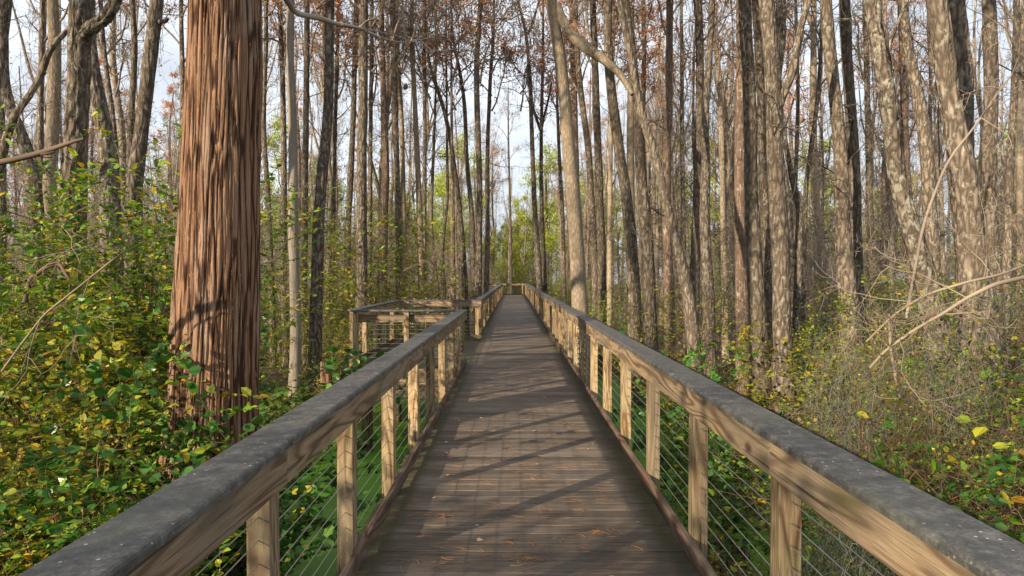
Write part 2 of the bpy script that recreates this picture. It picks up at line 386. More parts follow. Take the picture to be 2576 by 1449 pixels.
def mat_duck():
    m,nt,b=newmat('duckweed_water'); v=coords(nt,(1,1,1),rand=False)
    n1=noisen(nt,v,.8,4,.6); n2=noisen(nt,v,60,4,.8); sp=vor(nt,v,26); pk=noisen(nt,v,3,2,.5)
    c=ramp(nt,[(.3,(.09,.26,.015)),(.6,(.15,.38,.02)),(.8,(.21,.45,.03))],n1).outputs[0]
    c=mixc(nt,ramp(nt,[(.38,.6),(.6,0)],n2).outputs[0],c,(.018,.06,.008))
    ml=N(nt,'ShaderNodeMath',operation='MULTIPLY'); nt.links.new(ramp(nt,[(.08,1),(.12,0)],sp).outputs[0],ml.inputs[0]); nt.links.new(ramp(nt,[(.5,0),(.56,1)],pk).outputs[0],ml.inputs[1])
    c=mixc(nt,ml.outputs[0],c,(.35,.42,.12))
    nt.links.new(c,b.inputs['Base Color']); b.inputs['Roughness'].default_value=.5; bump(nt,b,n2,.4,.006); return m
M['duck']=mat_duck()

# ------------------------------------------------------------------ ground + water
def gz(x,y):
    x=np.asarray(x,float); y=np.asarray(y,float)
    base=-1.40+.10*np.sin(x*.31+1)*np.cos(y*.23)+.06*np.sin(x*1.3+y*.9)+.04*np.sin(x*2.9-y*2.1+2)
    e=((x+1.0)/5.6)**2+((y-15.2)/8.2)**2
    e2=((x-3.0)/3.0)**2+((y-9.0)/4.5)**2
    k=np.clip(1.5-e,0,1)+np.clip(1.3-e2,0,1)
    return base-.75*np.clip(k*1.6,0,1)
def build_ground():
    xs=np.unique(np.r_[np.linspace(-220,-30,30),np.linspace(-30,30,181),np.linspace(30,220,30)])
    ys=np.unique(np.r_[np.linspace(-80,-10,18),np.linspace(-10,45,166),np.linspace(45,260,50)])
    X,Y=np.meshgrid(xs,ys,indexing='ij'); Z=gz(X,Y)+rs.normal(0,.012,X.shape)
    V=np.stack([X,Y,Z],-1).reshape(-1,3); ny=len(ys)
    i=np.arange(len(xs)-1)[:,None]*ny; j=np.arange(ny-1)[None,:]
    mb=MB(); mb.add(V,np.stack([i+j,i+ny+j,i+ny+j+1,i+j+1],-1).reshape(-1,4))
    tag(mb.build('ground',M['ground']),kind='structure')
    mb=MB(); mb.add([(-60,-30,WATER),(60,-30,WATER),(60,120,WATER),(-60,120,WATER)],[(0,1,2,3)])
    tag(mb.build('water',M['duck']),kind='structure')
build_ground()

# ------------------------------------------------------------------ boardwalk
DX0,DX1=-1.02,1.17
PY0,PY1=12.35,17.45          # lookout bay on the left
PX=-3.02
YEND=57.0
bw=thing('boardwalk','long straight boardwalk of dark weathered planks leading into the bare forest','boardwalk',(0,0,0))
mb=MB(); pitch=.143; y=-3.0; k=0
while y<YEND+1.9:
    x0=DX0; x1=DX1
    if PY0<y<PY1: x0=-.72
    dz=random.uniform(-.0025,.0015)
    if y>YEND+.0: x0=-6
    e=random.uniform(-.004,.004)
    mb.box(x0+e,x1+e,y+.0035,y+pitch-.0035,-.038+dz,dz,.004); y+=pitch; k+=1
o=mb.build('deck',M['deck'],bw,smooth=False)
mb=MB()
for i in range(2): mb.box(-.865+i*.1435-.004*0,-.865+(i+1)*.1435-.005,PY0+.04,PY1+.05,-.034,.003,.004)
mb.build('border_plank',M['deck'],bw,smooth=False)
mb=MB(); x=PX-.04
y=PY0-.05
while y<PY1+.05:
    mb.box(PX-.06,-.872,y+.003,y+pitch-.004,-.040,-.002+random.uniform(-.002,.001),.004); y+=pitch
mb.build('bay_deck',M['deck'],bw,smooth=False)
mb=MB(); y=-3.0+pitch/2
while y<14:
    if y>1.5:
        for xx in (-.94,-.43,.12,.62,1.0):
            for q in (-.038,.036):
                if PY0<y<PY1 and xx<-.72: continue
                a=np.arange(6)*math.pi/3; cx=xx+random.uniform(-.008,.008); cy=y+q+random.uniform(-.004,.004)
                mb.add(np.c_[cx+.0038*np.cos(a),cy+.0038*np.sin(a),np.full(6,.0028)],[tuple(range(6))])
    y+=pitch
tag(mb.build('deck_screws',flat('rusty_screw',(.03,.02,.015),.6,.3),bw,smooth=False),kind='stuff')
# joists / rim
for xx in (-.98,1.09):
    mb=MB(); mb.box(xx,xx+.045,-3,YEND+1.9 if xx>0 else YEND,-.28,-.042,.004); mb.build('rim_joist',M['fascia'],bw,smooth=False)
for xx in (-.45,.1,.6):
    mb=MB(); mb.box(xx,xx+.045,-3,YEND+1.8,-.27,-.042,.003); mb.build('joist',M['fascia'],bw,smooth=False)
mb=MB(); mb.box(PX-.03,-.99,PY0-.10,PY0-.058,-.30,-.044,.004); mb.build('bay_rim_board',M['fascia_x'],bw,smooth=False)
mb=MB(); mb.box(PX-.03,-.985,PY0-.096,PY0-.052,-.60,-.306,.004); mb.build('bay_beam',M['fascia_x'],bw,smooth=False)
mb=MB(); mb.box(PX-.03,-.99,PY1+.062,PY1+.104,-.30,-.044,.004); mb.build('bay_rim_board',M['fascia_x'],bw,smooth=False)
mb=MB(); mb.box(PX-.106,-3.062+.0,PY0-.1,PY1+.1,-.30,-.044,.004); mb.build('bay_rim_board',M['fascia'],bw,smooth=False)
# pilings
def pile_mesh():
    mb=MB(); zz=np.linspace(-2.4,-.29,9); P=np.c_[np.zeros(9),np.zeros(9),zz]
    mb.tube(P,np.linspace(.115,.10,9),14); return mb.mesh('piling',M['pile'])
pm=pile_mesh()
for (x,y) in [(-2.78,12.4),(-2.66,14.9),(-2.75,17.4)]+[(s,y) for y in np.arange(.6,56,3.6) for s in (-.82,.98)]:
    obj('piling',pm,bw,(x,y,0))
for y in np.arange(.6,56,3.6):
    mb=MB(); mb.box(-1.0,1.12,y-.13,y-.09,-.52,-.285,.004); mb.build('cross_beam',M['fascia_x'],bw,smooth=False)

# ---- railings
S=1.27
def post_mesh(w=.094,z0=-.28,z1=1.035):
    mb=MB(); mb.box(-w/2,w/2,-w/2,w/2,z0,z1,.005)
    return mb.mesh('post',M['post'],False)
PM=post_mesh()
hole=flat('dark_hole',(.02,.014,.01))
CABZ=[.79-.0885*i for i in range(8)]
def cap_profile(mb,p0,p1,width,z0,z1,off0=0,off1=0):
    """bull-nosed plank from p0 to p1 (xy)"""
    p0=np.array(p0,float);p1=np.array(p1,float); d=(p1-p0)/np.linalg.norm(p1-p0); nrm=np.array([-d[1],d[0]])
    prof=[]; r=(z1-z0)/2; rr=.012
    for sx in (-1,1):
        cx=sx*(width/2-rr)
        if sx==-1: seq=[(cx-rr,z0+rr*.6),(cx-rr,z1-rr),(cx-rr*.7,z1-rr*.3),(cx,z1)]
        else: seq=[(cx,z1),(cx+rr*.7,z1-rr*.3),(cx+rr,z1-rr),(cx+rr,z0+rr*.6)]
        prof+=seq
    prof+=[(width/2-rr,z0),(-width/2+rr,z0)]
    n=len(prof); Lk=np.linalg.norm(p1-p0); segs=max(1,int(Lk/.35)); V=[]
    for q in range(segs+1):
        c=p0+(p1-p0)*q/segs
        for (a,z) in prof:
            sh=(off0 if q==0 else 0)*a+(off1 if q==segs else 0)*a
            V.append((c[0]+nrm[0]*a+d[0]*sh,c[1]+nrm[1]*a+d[1]*sh,z))
    F=[(q*n+i,q*n+(i+1)%n,(q+1)*n+(i+1)%n,(q+1)*n+i) for q in range(segs) for i in range(n)]
    F.append(tuple(range(n))[::-1]); F.append(tuple(segs*n+i for i in range(n)))
    mb.add(V,F)
def rail_y(label,xin,side,y0,y1,posts,blen=3*S,yoff=0,cabs=True):
    """railing along Y; xin = inner face of boards, side=+1 when outside is +x"""
    t=thing('railing',label,'railing',(xin,y0,0))
    o=np.array([xin,y0,0])
    def B(name,mat,a0,a1,b0,b1,z0,z1,bev=.004):
        m=MB(); lo,hi=sorted((side*a0,side*a1)); m.box(lo,hi,b0-y0,b1-y0,z0,z1,bev); return m.build(name,mat,t,smooth=False)
    cuts=[y0]; yy=y0-yoff
    while True:
        yy+=blen
        if yy>=y1-.5: break
        if yy>y0+.3: cuts.append(yy)
    cuts.append(y1)
    for a,b in zip(cuts[:-1],cuts[1:]):
        B('rail_board',M['fascia'],0,.038,a+.002,b-.002,.893,1.034)
        B('toe_board',M['toe'],.0,.036,a+.002,b-.002,.035,.135)
        m=MB(); cx=side*(-.018+.097)
        cap_profile(m,(cx,a+.001-y0),(cx,b-.001-y0),.19,1.0345,1.072); m.build('handrail',M['cap'],t,smooth=False)
    for p in posts:
        q=obj('post',PM,t,(side*(.040+.047),p+.047-y0,random.uniform(-.002,.0)))
    if cabs:
        for z in CABZ:
            m=MB(); xs=side*.087; n=max(2,int((y1-y0)/.6)); yy=np.linspace(.02,y1-y0-.02,n)
            m.tube(np.c_[np.full(n,xs),yy,np.full(n,z)+rs.normal(0,.0008,n)],.0025,5); m.build('cable',M['steel'],t)
    return t
def rail_x(label,yin,side,x0,x1,posts,cabs=True,board_z=(.893,1.034),toe=True,toem='toe_x',inner=True):
    """railing along X; yin = inner face, side=+1 when outside is +y"""
    t=thing('railing',label,'railing',(x0,yin,0))
    def B(name,mat,a0,a1,x_0,x_1,z0,z1):
        m=MB(); lo,hi=sorted((side*a0,side*a1)); m.box(x_0-x0,x_1-x0,lo,hi,z0,z1,.004); return m.build(name,mat,t,smooth=False)
    B('rail_board',M['fascia_x'],0,.038,x0,x1,board_z[0],board_z[1])
    if toe: B('toe_board',M[toem],0,.036,x0,x1,.035,.14)
    m=MB(); cy=side*.079; cap_profile(m,(0,cy),(x1-x0,cy),.19,1.0345,1.072); m.build('handrail',M['cap'],t,smooth=False)
    for p in posts: obj('post',PM,t,(p-x0,side*.087,0))
    if cabs:
        for z in CABZ:
            m=MB(); m.tube(np.c_[np.linspace(.02,x1-x0-.02,6),np.full(6,side*.087),np.full(6,z)],.0025,5); m.build('cable',M['steel'],t)
    return t
XR=1.035; XL=-.875
rposts=[2.624+S*k for k in range(-3,43)]
right=rail_y('long railing running unbroken down the right side of the boardwalk','x' and XR,1,-2.6,YEND,[p for p in rposts if p<YEND-.2],yoff=2.39)
right['label']='long unbroken railing down the right side of the boardwalk, grey handrail and steel cables'
lposts=[2.45+S*k for k in range(-4,8)]
left=rail_y('nearest left railing in the foreground with grey handrail, ending at the lookout bay',XL,-1,-2.6,PY0+.02,lposts+[PY0-.16],yoff=2.5)
lf=[PY1+.0+S*k for k in range(0,32)]
leftf=rail_y('far left railing that starts behind the lookout bay and recedes to the bend',XL,-1,PY1-.02,YEND-.3,[p for p in lf if p<YEND-.5],yoff=.5)
bf=rail_x('front railing of the lookout bay, handrail seen almost edge on',PY0+.01,-1,PX-.02,-1.075,[PX+.06,-2.0],board_z=(.83,.97),toe=False)
bb=rail_x('back railing of the lookout bay with wide pale board under its handrail',PY1-.06,1,PX+.02,-.842,[PX+.1,-2.3,-1.6])
bl=rail_y('left side railing of the lookout bay receding between its two corners',PX+.03,-1,PY0+.11,PY1-.10,[PY0+.12+ q*1.02 for q in range(5)])
# end of straight run, walkway turns left
e1=rail_x('short cross railing closing the far end of the straight boardwalk',YEND+1.75,1,-6,1.03,[-5.5+1.27*k for k in range(6)],cabs=True)
e2=rail_x('distant side railing where the boardwalk bends away to the left',YEND+.0,-1,-6,-.98,[-5.5+1.0*k for k in range(5)],cabs=True)
rr=rail_y('last short piece of right railing at the bend',XR,1,YEND+.004,YEND+1.7,[YEND+.4,YEND+1.5],cabs=False)
# cable fittings on the two double posts
def fittings(parent,x,y,z0=.80):
    for z in CABZ:
        m=MB(); m.tube(np.array([[x,y-.03,z],[x,y-.004,z],[x,y,z]]),[.008,.008,.006],8)
        m.tube(np.array([[x,y-.045,z],[x,y-.03,z]]),[.013,.013],6); m.build('cable_fitting',M['steel'],parent)
fittings(right,.087,rposts[3+6]+2.6-.002)
fittings(left,-.087,(PY0-.16)+2.6-.002)
fittings(right,.087,rposts[3+7]+2.6-.002)

# interpretive panel at the right rail
sg=thing('interpretive_panel','small dark slanted information panel standing above the right railing far along','sign',(1.30,29.2,0))
m=MB(); V=[(-.30,-.35,1.13),(-.30,.35,1.13),(.22,.35,1.42),(.22,-.35,1.42)]; V2=[(a+.02,b,c-.035) for a,b,c in V]
m.add(V+V2,[(0,3,2,1),(4,5,6,7),(0,1,5,4),(1,2,6,5),(2,3,7,6),(3,0,4,7)]); m.build('panel',M['black'],sg,smooth=False)
m=MB(); m.add([(-.02,-.28,1.24),(.20,-.28,1.37),(.20,-.28,1.08),(-.02,-.28,1.08),(-.02,.28,1.24),(.20,.28,1.37),(.20,.28,1.08),(-.02,.28,1.08)],[(0,1,2,3),(7,6,5,4),(0,3,7,4),(1,5,6,2),(3,2,6,7)]); m.build('bracket',M['black'],sg,smooth=False)
m=MB(); m.box(.06,.15,-.045,.045,-1.6,1.08,.004); m.build('post',M['post'],sg,smooth=False)

# ------------------------------------------------------------------ plants
def leaf_template(kind):
    if kind=='broad':
        V=np.array([[0,0,0],[.28,.30,.05],[.68,.26,.06],[1,0,-.06],[.68,-.26,.06],[.28,-.30,.05]]); F=np.array([[0,1,2,3],[0,3,4,5]])
    elif kind=='round':
        V=np.array([[0,0,0],[.2,.38,.04],[.65,.38,.05],[1,0,-.04],[.65,-.38,.05],[.2,-.38,.04]]); F=np.array([[0,1,2,3],[0,3,4,5]])
    else:
        V=np.array([[0,0,0],[.5,.16,0],[1,0,-.05],[.5,-.16,0]]); F=np.array([[0,1,2,3]])
    return V,F
def add_leaves(mb,P,D,size,kind='broad',flatness=.55,rng=rs):
    """P positions, D outward directions, size array"""
    T,F=leaf_template(kind); n=len(P); nt=len(T)
    if n==0: return
    D=D/(np.linalg.norm(D,axis=1)[:,None]+1e-9)
    up=np.tile([0,0,1.],(n,1))*flatness+rng.normal(0,.38,(n,3))
    s=np.cross(up,D); s/=(np.linalg.norm(s,axis=1)[:,None]+1e-9); nn=np.cross(D,s)
    V=P[:,None,:]+size[:,None,None]*(T[None,:,0,None]*D[:,None,:]+T[None,:,1,None]*s[:,None,:]+T[None,:,2,None]*nn[:,None,:])
    Fi=(np.arange(n)[:,None,None]*nt+F[None]).reshape(-1,F.shape[1])
    mb.add(V.reshape(-1,3),Fi)

def grow(mb,rng,p,d,L,r,lvl,mx,rec,nch=(5,4,3),bend=.25,up=.1,sides=3,spread=.9):
    n=5 if lvl<mx else 4
    P=[np.array(p,float)]; d=np.array(d,float); d/=np.linalg.norm(d)
    for i in range(n):
        d=d+rng.normal(0,bend,3)*.5+np.array([0,0,up]); d/=np.linalg.norm(d)
        P.append(P[-1]+d*L/n)
    P=np.array(P); rad=np.linspace(r,r*.45,n+1)
    mb.tube(P,rad,5 if lvl==0 and r>.02 else sides,False)
    if lvl>=mx:
        rec.append((P,d)); return
    k=nch[min(lvl,len(nch)-1)]
    for c in range(k):
        f=rng.uniform(.25,1.0); i=min(n-1,int(f*n)); q=P[i]+(P[i+1]-P[i])*(f*n-i)
        t=P[i+1]-P[i]; t/=np.linalg.norm(t)
        s=rng.normal(0,1,3); s-=t*np.dot(s,t); s/=np.linalg.norm(s)+1e-9
        grow(mb,rng,q,t*.75+s*spread,L*rng.uniform(.4,.65),max(r*.5,.003),lvl+1,mx,rec,nch,bend,up,sides,spread)
    rec.append((P,d))

def moss_mesh(rng,pts,n,Lr=(.2,.9),w=.006):
    mb=MB()
    for _ in range(n):
        p=pts[rng.randint(len(pts))]+rng.normal(0,.04,3); L=rng.uniform(*Lr); k=6
        P=np.cumsum(np.vstack([p,np.c_[rng.normal(0,.022,k),rng.normal(0,.022,k),np.full(k,-L/k)]]),0)
        mb.tube(P,np.linspace(w,w*.4,k+1)*rng.uniform(.6,1.5),3,False)
    return mb
def strands(mb,rng,c,rad,n,L=(.1,.5),w=.0022):
    """tangled clump of curly moss about c"""
    for _ in range(n):
        p=np.array(c)+rng.normal(0,1,3)*np.array(rad); k=7; l=rng.uniform(*L)
        st=rng.normal(0,.45,(k,3))+np.array([0,0,-.6]); st*=l/k
        mb.tube(np.cumsum(np.vstack([p,st]),0),w*rng.uniform(.6,1.4),3,False)

# ---- shrub prototypes
def shrub_meshes(seed,H,Rr,nst,leafn,size,leafmat,kind='broad',stemmat=None,twigs=(4,4),flat_=.6,low=.12,stemr=.012):
    rng=np.random.RandomState(seed); mb=MB(); lf=MB(); rec=[]
    for s in range(nst):
        a=rng.uniform(0,2*math.pi); rr=rng.uniform(0,.25)*Rr
        d=np.array([math.cos(a)*Rr/H*rng.uniform(.2,1.1),math.sin(a)*Rr/H*rng.uniform(.2,1.1),1.])
        grow(mb,rng,(math.cos(a)*rr,math.sin(a)*rr,-.1),d,H*rng.uniform(.55,1.05),stemr*rng.uniform(.7,1.3),0,2,rec,twigs,.3,.03,3,1.0)
    # leaves along fine twigs
    segs=[(P,d) for P,d in rec if np.linalg.norm(P[-1]-P[0])<H*.6]
    P0=[];D0=[]
    for P,d in segs:
        ln=np.linalg.norm(P[-1]-P[0])
        m=max(2,int(leafn*ln))
        for q in range(m):
            f=rng.uniform(.1,1)*(len(P)-1); i=min(len(P)-2,int(f)); x=P[i]+(P[i+1]-P[i])*(f-i)
            if x[2]<low*H: 
                if rng.rand()<.6: continue
            t=(P[i+1]-P[i]); t/=np.linalg.norm(t)
            s=rng.normal(0,1,3); s[2]*=.35; dd=t*.5+s/np.linalg.norm(s)*1.0; dd[2]-=.15
            P0.append(x); D0.append(dd)
    P0=np.array(P0); D0=np.array(D0)
    add_leaves(lf,P0,D0,rng.uniform(.38,1.2,len(P0))*size,kind,flat_,rng)
    return mb.mesh('stems',stemmat or M['stem']), lf.mesh('foliage',leafmat,False)
def shrub_proto(name,label,cat,seed,**k):
    st,lf=shrub_meshes(seed,**k)
    return (name,label,cat,st,lf)
def clear_walk(me,t):
    """drop the twigs and leaves that would grow through the boardwalk"""
    n=len(me.vertices); co=np.empty(n*3); me.vertices.foreach_get('co',co); co=co.reshape(-1,3)
    c,s_=math.cos(t.rotation_euler[2]),math.sin(t.rotation_euler[2]); q=co*np.array(t.scale)
    X=q[:,0]*c-q[:,1]*s_+t.location[0]; Y=q[:,0]*s_+q[:,1]*c+t.location[1]; Z=q[:,2]+t.location[2]
    bad=(X>-1.13)&(X<1.27)&(Z>-.6)|(X>-3.2)&(X<-.8)&(Y>12.2)&(Y<17.7)&(Z>-.6)
    if not bad.any(): return me
    F=[tuple(p.vertices) for p in me.polygons]; keep=[f for f in F if not any(bad[i] for i in f)]
    used_=sorted({i for f in keep for i in f}); mp_={i:k for k,i in enumerate(used_)}
    m=bpy.data.meshes.new(me.name); m.from_pydata(co[used_].tolist(),[],[tuple(mp_[i] for i in f) for f in keep])
    m.materials.append(me.materials[0]); m.update(); return m
def put_shrub(pr,x,y,sc=1,rz=None,label=None,group=None,z=None,cat=None):
    name,lab,ca,st,lf=pr
    zz=float(gz(x,y)) if z is None else z
    zz=max(zz,WATER-.05)
    t=thing(name,label or lab,cat or ca,(x,y,zz),group,random.uniform(0,6.28) if rz is None else rz)
    t.scale=(sc,sc,sc*random.uniform(.92,1.08))
    if abs(x)<5.0 and y<64:
        st=clear_walk(st,t); lf=clear_walk(lf,t)
    obj('stems',st,t); obj('foliage',lf,t); return t

SP={}
SP['tallA']=shrub_proto('leafy_shrub','','shrub',101,H=3.6,Rr=1.5,nst=9,leafn=24,size=.085,leafmat=M['leaf_mix'],twigs=(9,6),flat_=.8)
SP['tallB']=shrub_proto('leafy_shrub','','shrub',102,H=3.0,Rr=1.4,nst=9,leafn=19,size=.085,leafmat=M['leaf_mix'],twigs=(9,6),flat_=.8)
SP['tallN']=shrub_proto('leafy_shrub','','shrub',112,H=4.4,Rr=.62,nst=8,leafn=20,size=.10,leafmat=M['leaf_mix'],twigs=(10,5),flat_=.8)
SP['yel']=shrub_proto('yellowing_shrub','','shrub',103,H=2.4,Rr=1.1,nst=8,leafn=20,size=.095,leafmat=M['leaf_yellow'],twigs=(8,6),flat_=.8)
SP['lowA']=shrub_proto('low_shrub','','shrub',104,H=1.5,Rr=1.0,nst=11,leafn=19,size=.085,leafmat=M['leaf_mix'],twigs=(8,5),flat_=.9,stemr=.006)
SP['lowG']=shrub_proto('low_shrub','','shrub',105,H=1.4,Rr=1.0,nst=11,leafn=22,size=.085,leafmat=M['leaf_green'],twigs=(8,5),flat_=.9,stemr=.006)
SP['midfar']=shrub_proto('understory_shrub','','shrub',106,H=3.0,Rr=1.6,nst=9,leafn=15,size=.11,leafmat=M['leaf_mix'],kind='slim',twigs=(7,6),stemr=.01)
SP['midyel']=shrub_proto('understory_shrub','','shrub',107,H=2.6,Rr=1.4,nst=9,leafn=16,size=.11,leafmat=M['leaf_yellow'],kind='slim',twigs=(7,6),stemr=.01)
SP['midbrown']=shrub_proto('bare_shrub','','shrub',108,H=3.2,Rr=1.6,nst=10,leafn=3,size=.07,leafmat=M['leaf_brown'],kind='slim',stemmat=M['twig'],twigs=(9,7),stemr=.008)
SP['bare']=shrub_proto('bare_shrub','','shrub',109,H=2.3,Rr=1.3,nst=12,leafn=4,size=.055,leafmat=M['leaf_mix'],kind='broad',stemmat=M['twig_dark'],twigs=(7,5),stemr=.006)
SP['sparse']=shrub_proto('sparse_shrub','','shrub',111,H=1.5,Rr=1.0,nst=8,leafn=9,size=.075,leafmat=M['leaf_mix'],stemmat=M['twig_dark'],twigs=(6,4),flat_=.8,stemr=.006)
SP['vine']=shrub_proto('sapling','','sapling',110,H=2.6,Rr=.28,nst=3,leafn=24,size=.105,leafmat=M['leaf_vine'],kind='round',twigs=(9,2),stemr=.007,flat_=.5)

# left foreground thicket
LSH=[('tallN',at(360,0,8.0)[0],8.0,.92,'tallest leafy shrub, dark green top beside the big red cypress trunk'),
 ('tallB',at(400,0,7.2)[0],7.2,1.0,'dense green and yellow shrub touching the left side of the big red trunk'),
 ('yel',at(250,0,6.6)[0],6.6,1.12,'yellow leaved shrub in front of the dark gnarled trunk'),
 ('tallB',at(120,0,7.6)[0],7.6,.9,'broad green shrub between the left picture edge and the dark gnarled trunk'),
 ('tallA',at(-40,0,7.0)[0],7.0,.82,'leafy shrub cut by the left picture edge halfway up'),
 ('yel',at(60,0,5.2)[0],5.2,.95,'yellow and orange leaved shrub at the left edge, middle height'),
 ('tallB',at(255,0,5.6)[0],5.6,.55,'green shrub with yellow leaves below the left side of the red trunk'),
 ('lowA',at(180,0,4.4)[0],4.4,1.15,'low bright shrub with large yellow leaves over the left handrail'),
 ('lowA',at(300,0,4.3)[0],4.3,.8,'low leafy shrub at the foot of the big red trunk'),
 ('lowA',at(20,0,4.0)[0],4.0,1.0,'dark green low shrub in the left corner'),
 ('lowA',at(40,0,3.2)[0],3.2,.85,'nearest low shrub beside the left handrail, lower left corner'),
 ('lowG',at(200,0,3.3)[0],3.3,1.0,'low green shrub right against the nearest left handrail'),
 ('tallN',at(235,0,8.0)[0],8.0,.72,'high leafy shrub in front of the sunlit leaning trunk'),
 ('midfar',at(60,0,11)[0],11,.6,'olive shrub behind the left thicket among grey trunks'),
 ('midfar',at(200,0,12.5)[0],12.5,.7,'olive shrub behind the left thicket beside the pale fibrous trunk'),
 ('tallB',at(600,0,9.2)[0],9.2,.5,'fresh green shrub just right of the big red trunk'),
 ('lowG',at(590,0,7.0)[0],7.0,.45,'green shrub growing at the right foot of the big red trunk'),
 ('yel',at(740,0,12.0)[0],12.0,.5,'thin yellow leaved shrub between the red trunk and the stump'),
 ('midyel',at(800,0,16)[0],16,1.25,'yellow green shrub behind the stump left of the lookout bay'),
 ('midyel',at(960,0,21)[0],21,1.75,'tall yellow green shrub above the lookout bay'),
 ('midfar',at(880,0,19)[0],19,1.7,'tall olive green shrub above the left corner of the lookout bay'),
 ('midfar',at(1010,0,26)[0],26,1.2,'bushy shrub behind the back railing of the lookout bay'),
 ('midyel',at(1060,0,24)[0],24,.9,'small yellow shrub behind the back railing of the lookout bay'),
 ('lowG',-2.0,3.6,.34,'plant under the near end of the left railing'),
]
RSH=[('midyel',at(1620,0,17)[0],17,.95,'bright yellow green shrub behind the right railing, between pale trunks'),
 ('midfar',at(1530,0,20)[0],20,.9,'dark green shrub right of the leaning pale tree'),
 ('midfar',at(1450,0,30)[0],30,.8,'green shrub behind the far right railing near the dark panel'),
 ('yel',at(2010,0,11.5)[0],11.5,.95,'yellow leaved shrub between the two straight grey trunks on the right'),
 ('tallB',at(2110,0,13)[0],13,.72,'dense green shrub behind the brush on the right'),
 ('yel',at(1900,0,9.0)[0],9.0,.48,'yellow green shrub in front of the pale lit trunk base'),
 ('tallB',at(1780,0,9.5)[0],9.5,.46,'leafy shrub behind the middle of the right handrail'),
 ('sparse',at(1700,0,7.5)[0],7.5,1.0,'low shrub seen through the cables of the right railing'),
 ('sparse',at(1850,0,6.0)[0],6.0,.9,'leafy low shrub behind the cables of the near right railing'),
 ('sparse',at(2050,0,5.2)[0],5.2,1.0,'dark low shrub under the near right handrail'),
 ('sparse',at(2500,0,6.3)[0],6.3,1.9,'green and yellow shrub climbing before the forked grey trunk at right'),
 ('sparse',at(2580,0,4.6)[0],4.6,1.35,'leafy shrub at the right picture edge low down'),
 ('sparse',at(2420,0,4.9)[0],4.9,1.1,'low yellow green shrub in front of the large right trunk base'),
 ('tallB',at(2620,0,7.5)[0],7.5,.75,'tall shrub leaning in at the right picture edge'),
 ('midyel',at(2330,0,11)[0],11,.7,'yellow olive shrub between the twin pair and the crossing pair'),
 ('midyel',at(2180,0,12)[0],12,.65,'yellow olive shrub right behind the twin leaning pair'),
 ('yel',at(1720,0,12.5)[0],12.5,.6,'small yellow shrub at the foot of the sinuous leaning tree'),
 ('midfar',at(2560,0,12)[0],12,1.0,'dark green shrub behind the trunks at the right edge'),
 ('midfar',at(2300,0,15)[0],15,.9,'olive shrub behind the leaning white trunk'),
 ('sparse',at(2200,0,8.5)[0],8.5,1.1,'small green shrub in the brush between two right trunks'),
 ('sparse',at(2576,0,3.4)[0],3.4,1.0,'leafy twigs at the lower right corner by the handrail'),
]
for p,x,y,s,l in LSH+RSH: put_shrub(SP[p],x,y,s*(.84 if y<5.3 and x<0 else 1),label=l)
for x,y,q in ((-5.6,-3.3,1.45),(-7.8,-3.6,1.6),(-4.2,-2.6,1.0),(-9.6,-5.2,1.7)):  # unseen shrubs added behind the camera to shade the foreground deck
    put_shrub(SP['tallB'],x,y,q,label='unseen leafy shrub added behind the viewer to the left to shade the near deck',group='added shade shrubs behind the viewer')
# bare brush on the right
BR=[(at(2250,0,5.6)[0],5.6,1.0,'tangled bare bush in front of the leaning white trunk'),
 (at(2350,0,6.8)[0],6.8,1.15,'tall tangle of bare twigs before the right trunks'),
 (at(2060,0,8.6)[0],8.6,.9,'bare bush at the foot of the double grey trunk'),
 (at(2560,0,7.5)[0],7.5,1.3,'high bare bush reaching the right picture edge'),
 (at(2160,0,4.3)[0],4.3,.65,'dark dead bush seen through the nearest right cables'),
 (at(2440,0,9.5)[0],9.5,1.3,'bare bush behind the forked grey trunk'),
 (at(880,0,13.5)[0],13.5,.7,'bare bush beside the rotten stump left of the bay'),
 (at(780,0,12.5)[0],12.5,.7,'bare tangle at the water edge in front of the stump'),
 (at(120,0,6.0)[0],6.0,.9,'bare stems inside the left thicket'),
 (at(1760,0,12)[0],12,.95,'bare reddish bush between the trunks right of centre')]
for x,y,s,l in BR: put_shrub(SP['bare'],x,y,s*.8,label=l)
# saplings with big glossy leaves
VN=[(at(525,0,5.15)[0],5.15,.98,'slim sapling with big glossy leaves climbing in front of the big red trunk'),
 (at(592,0,5.45)[0],5.45,.72,'short sapling with big dark leaves at the right face of the red trunk'),
 (at(672,0,7.0)[0],7.0,1.0,'tall glossy leaved sapling just right of the red trunk'),
 (at(1690,0,8.6)[0],8.6,.86,'glossy leaved sapling behind the middle of the right handrail'),
 (at(1820,0,7.2)[0],7.2,.72,'sapling with round leaves in front of the lit pale trunk'),
 (at(2440,0,5.2)[0],5.2,.72,'sapling with large leaves in front of the big right trunk'),
 (at(2300,0,5.0)[0],5.0,.62,'small sapling with round leaves over the right handrail'),
 (at(380,0,4.9)[0],4.9,.68,'sapling stem with light leaves rising in the left thicket')]
for x,y,s,l in VN: put_shrub(SP['vine'],x,y,s,label=l)
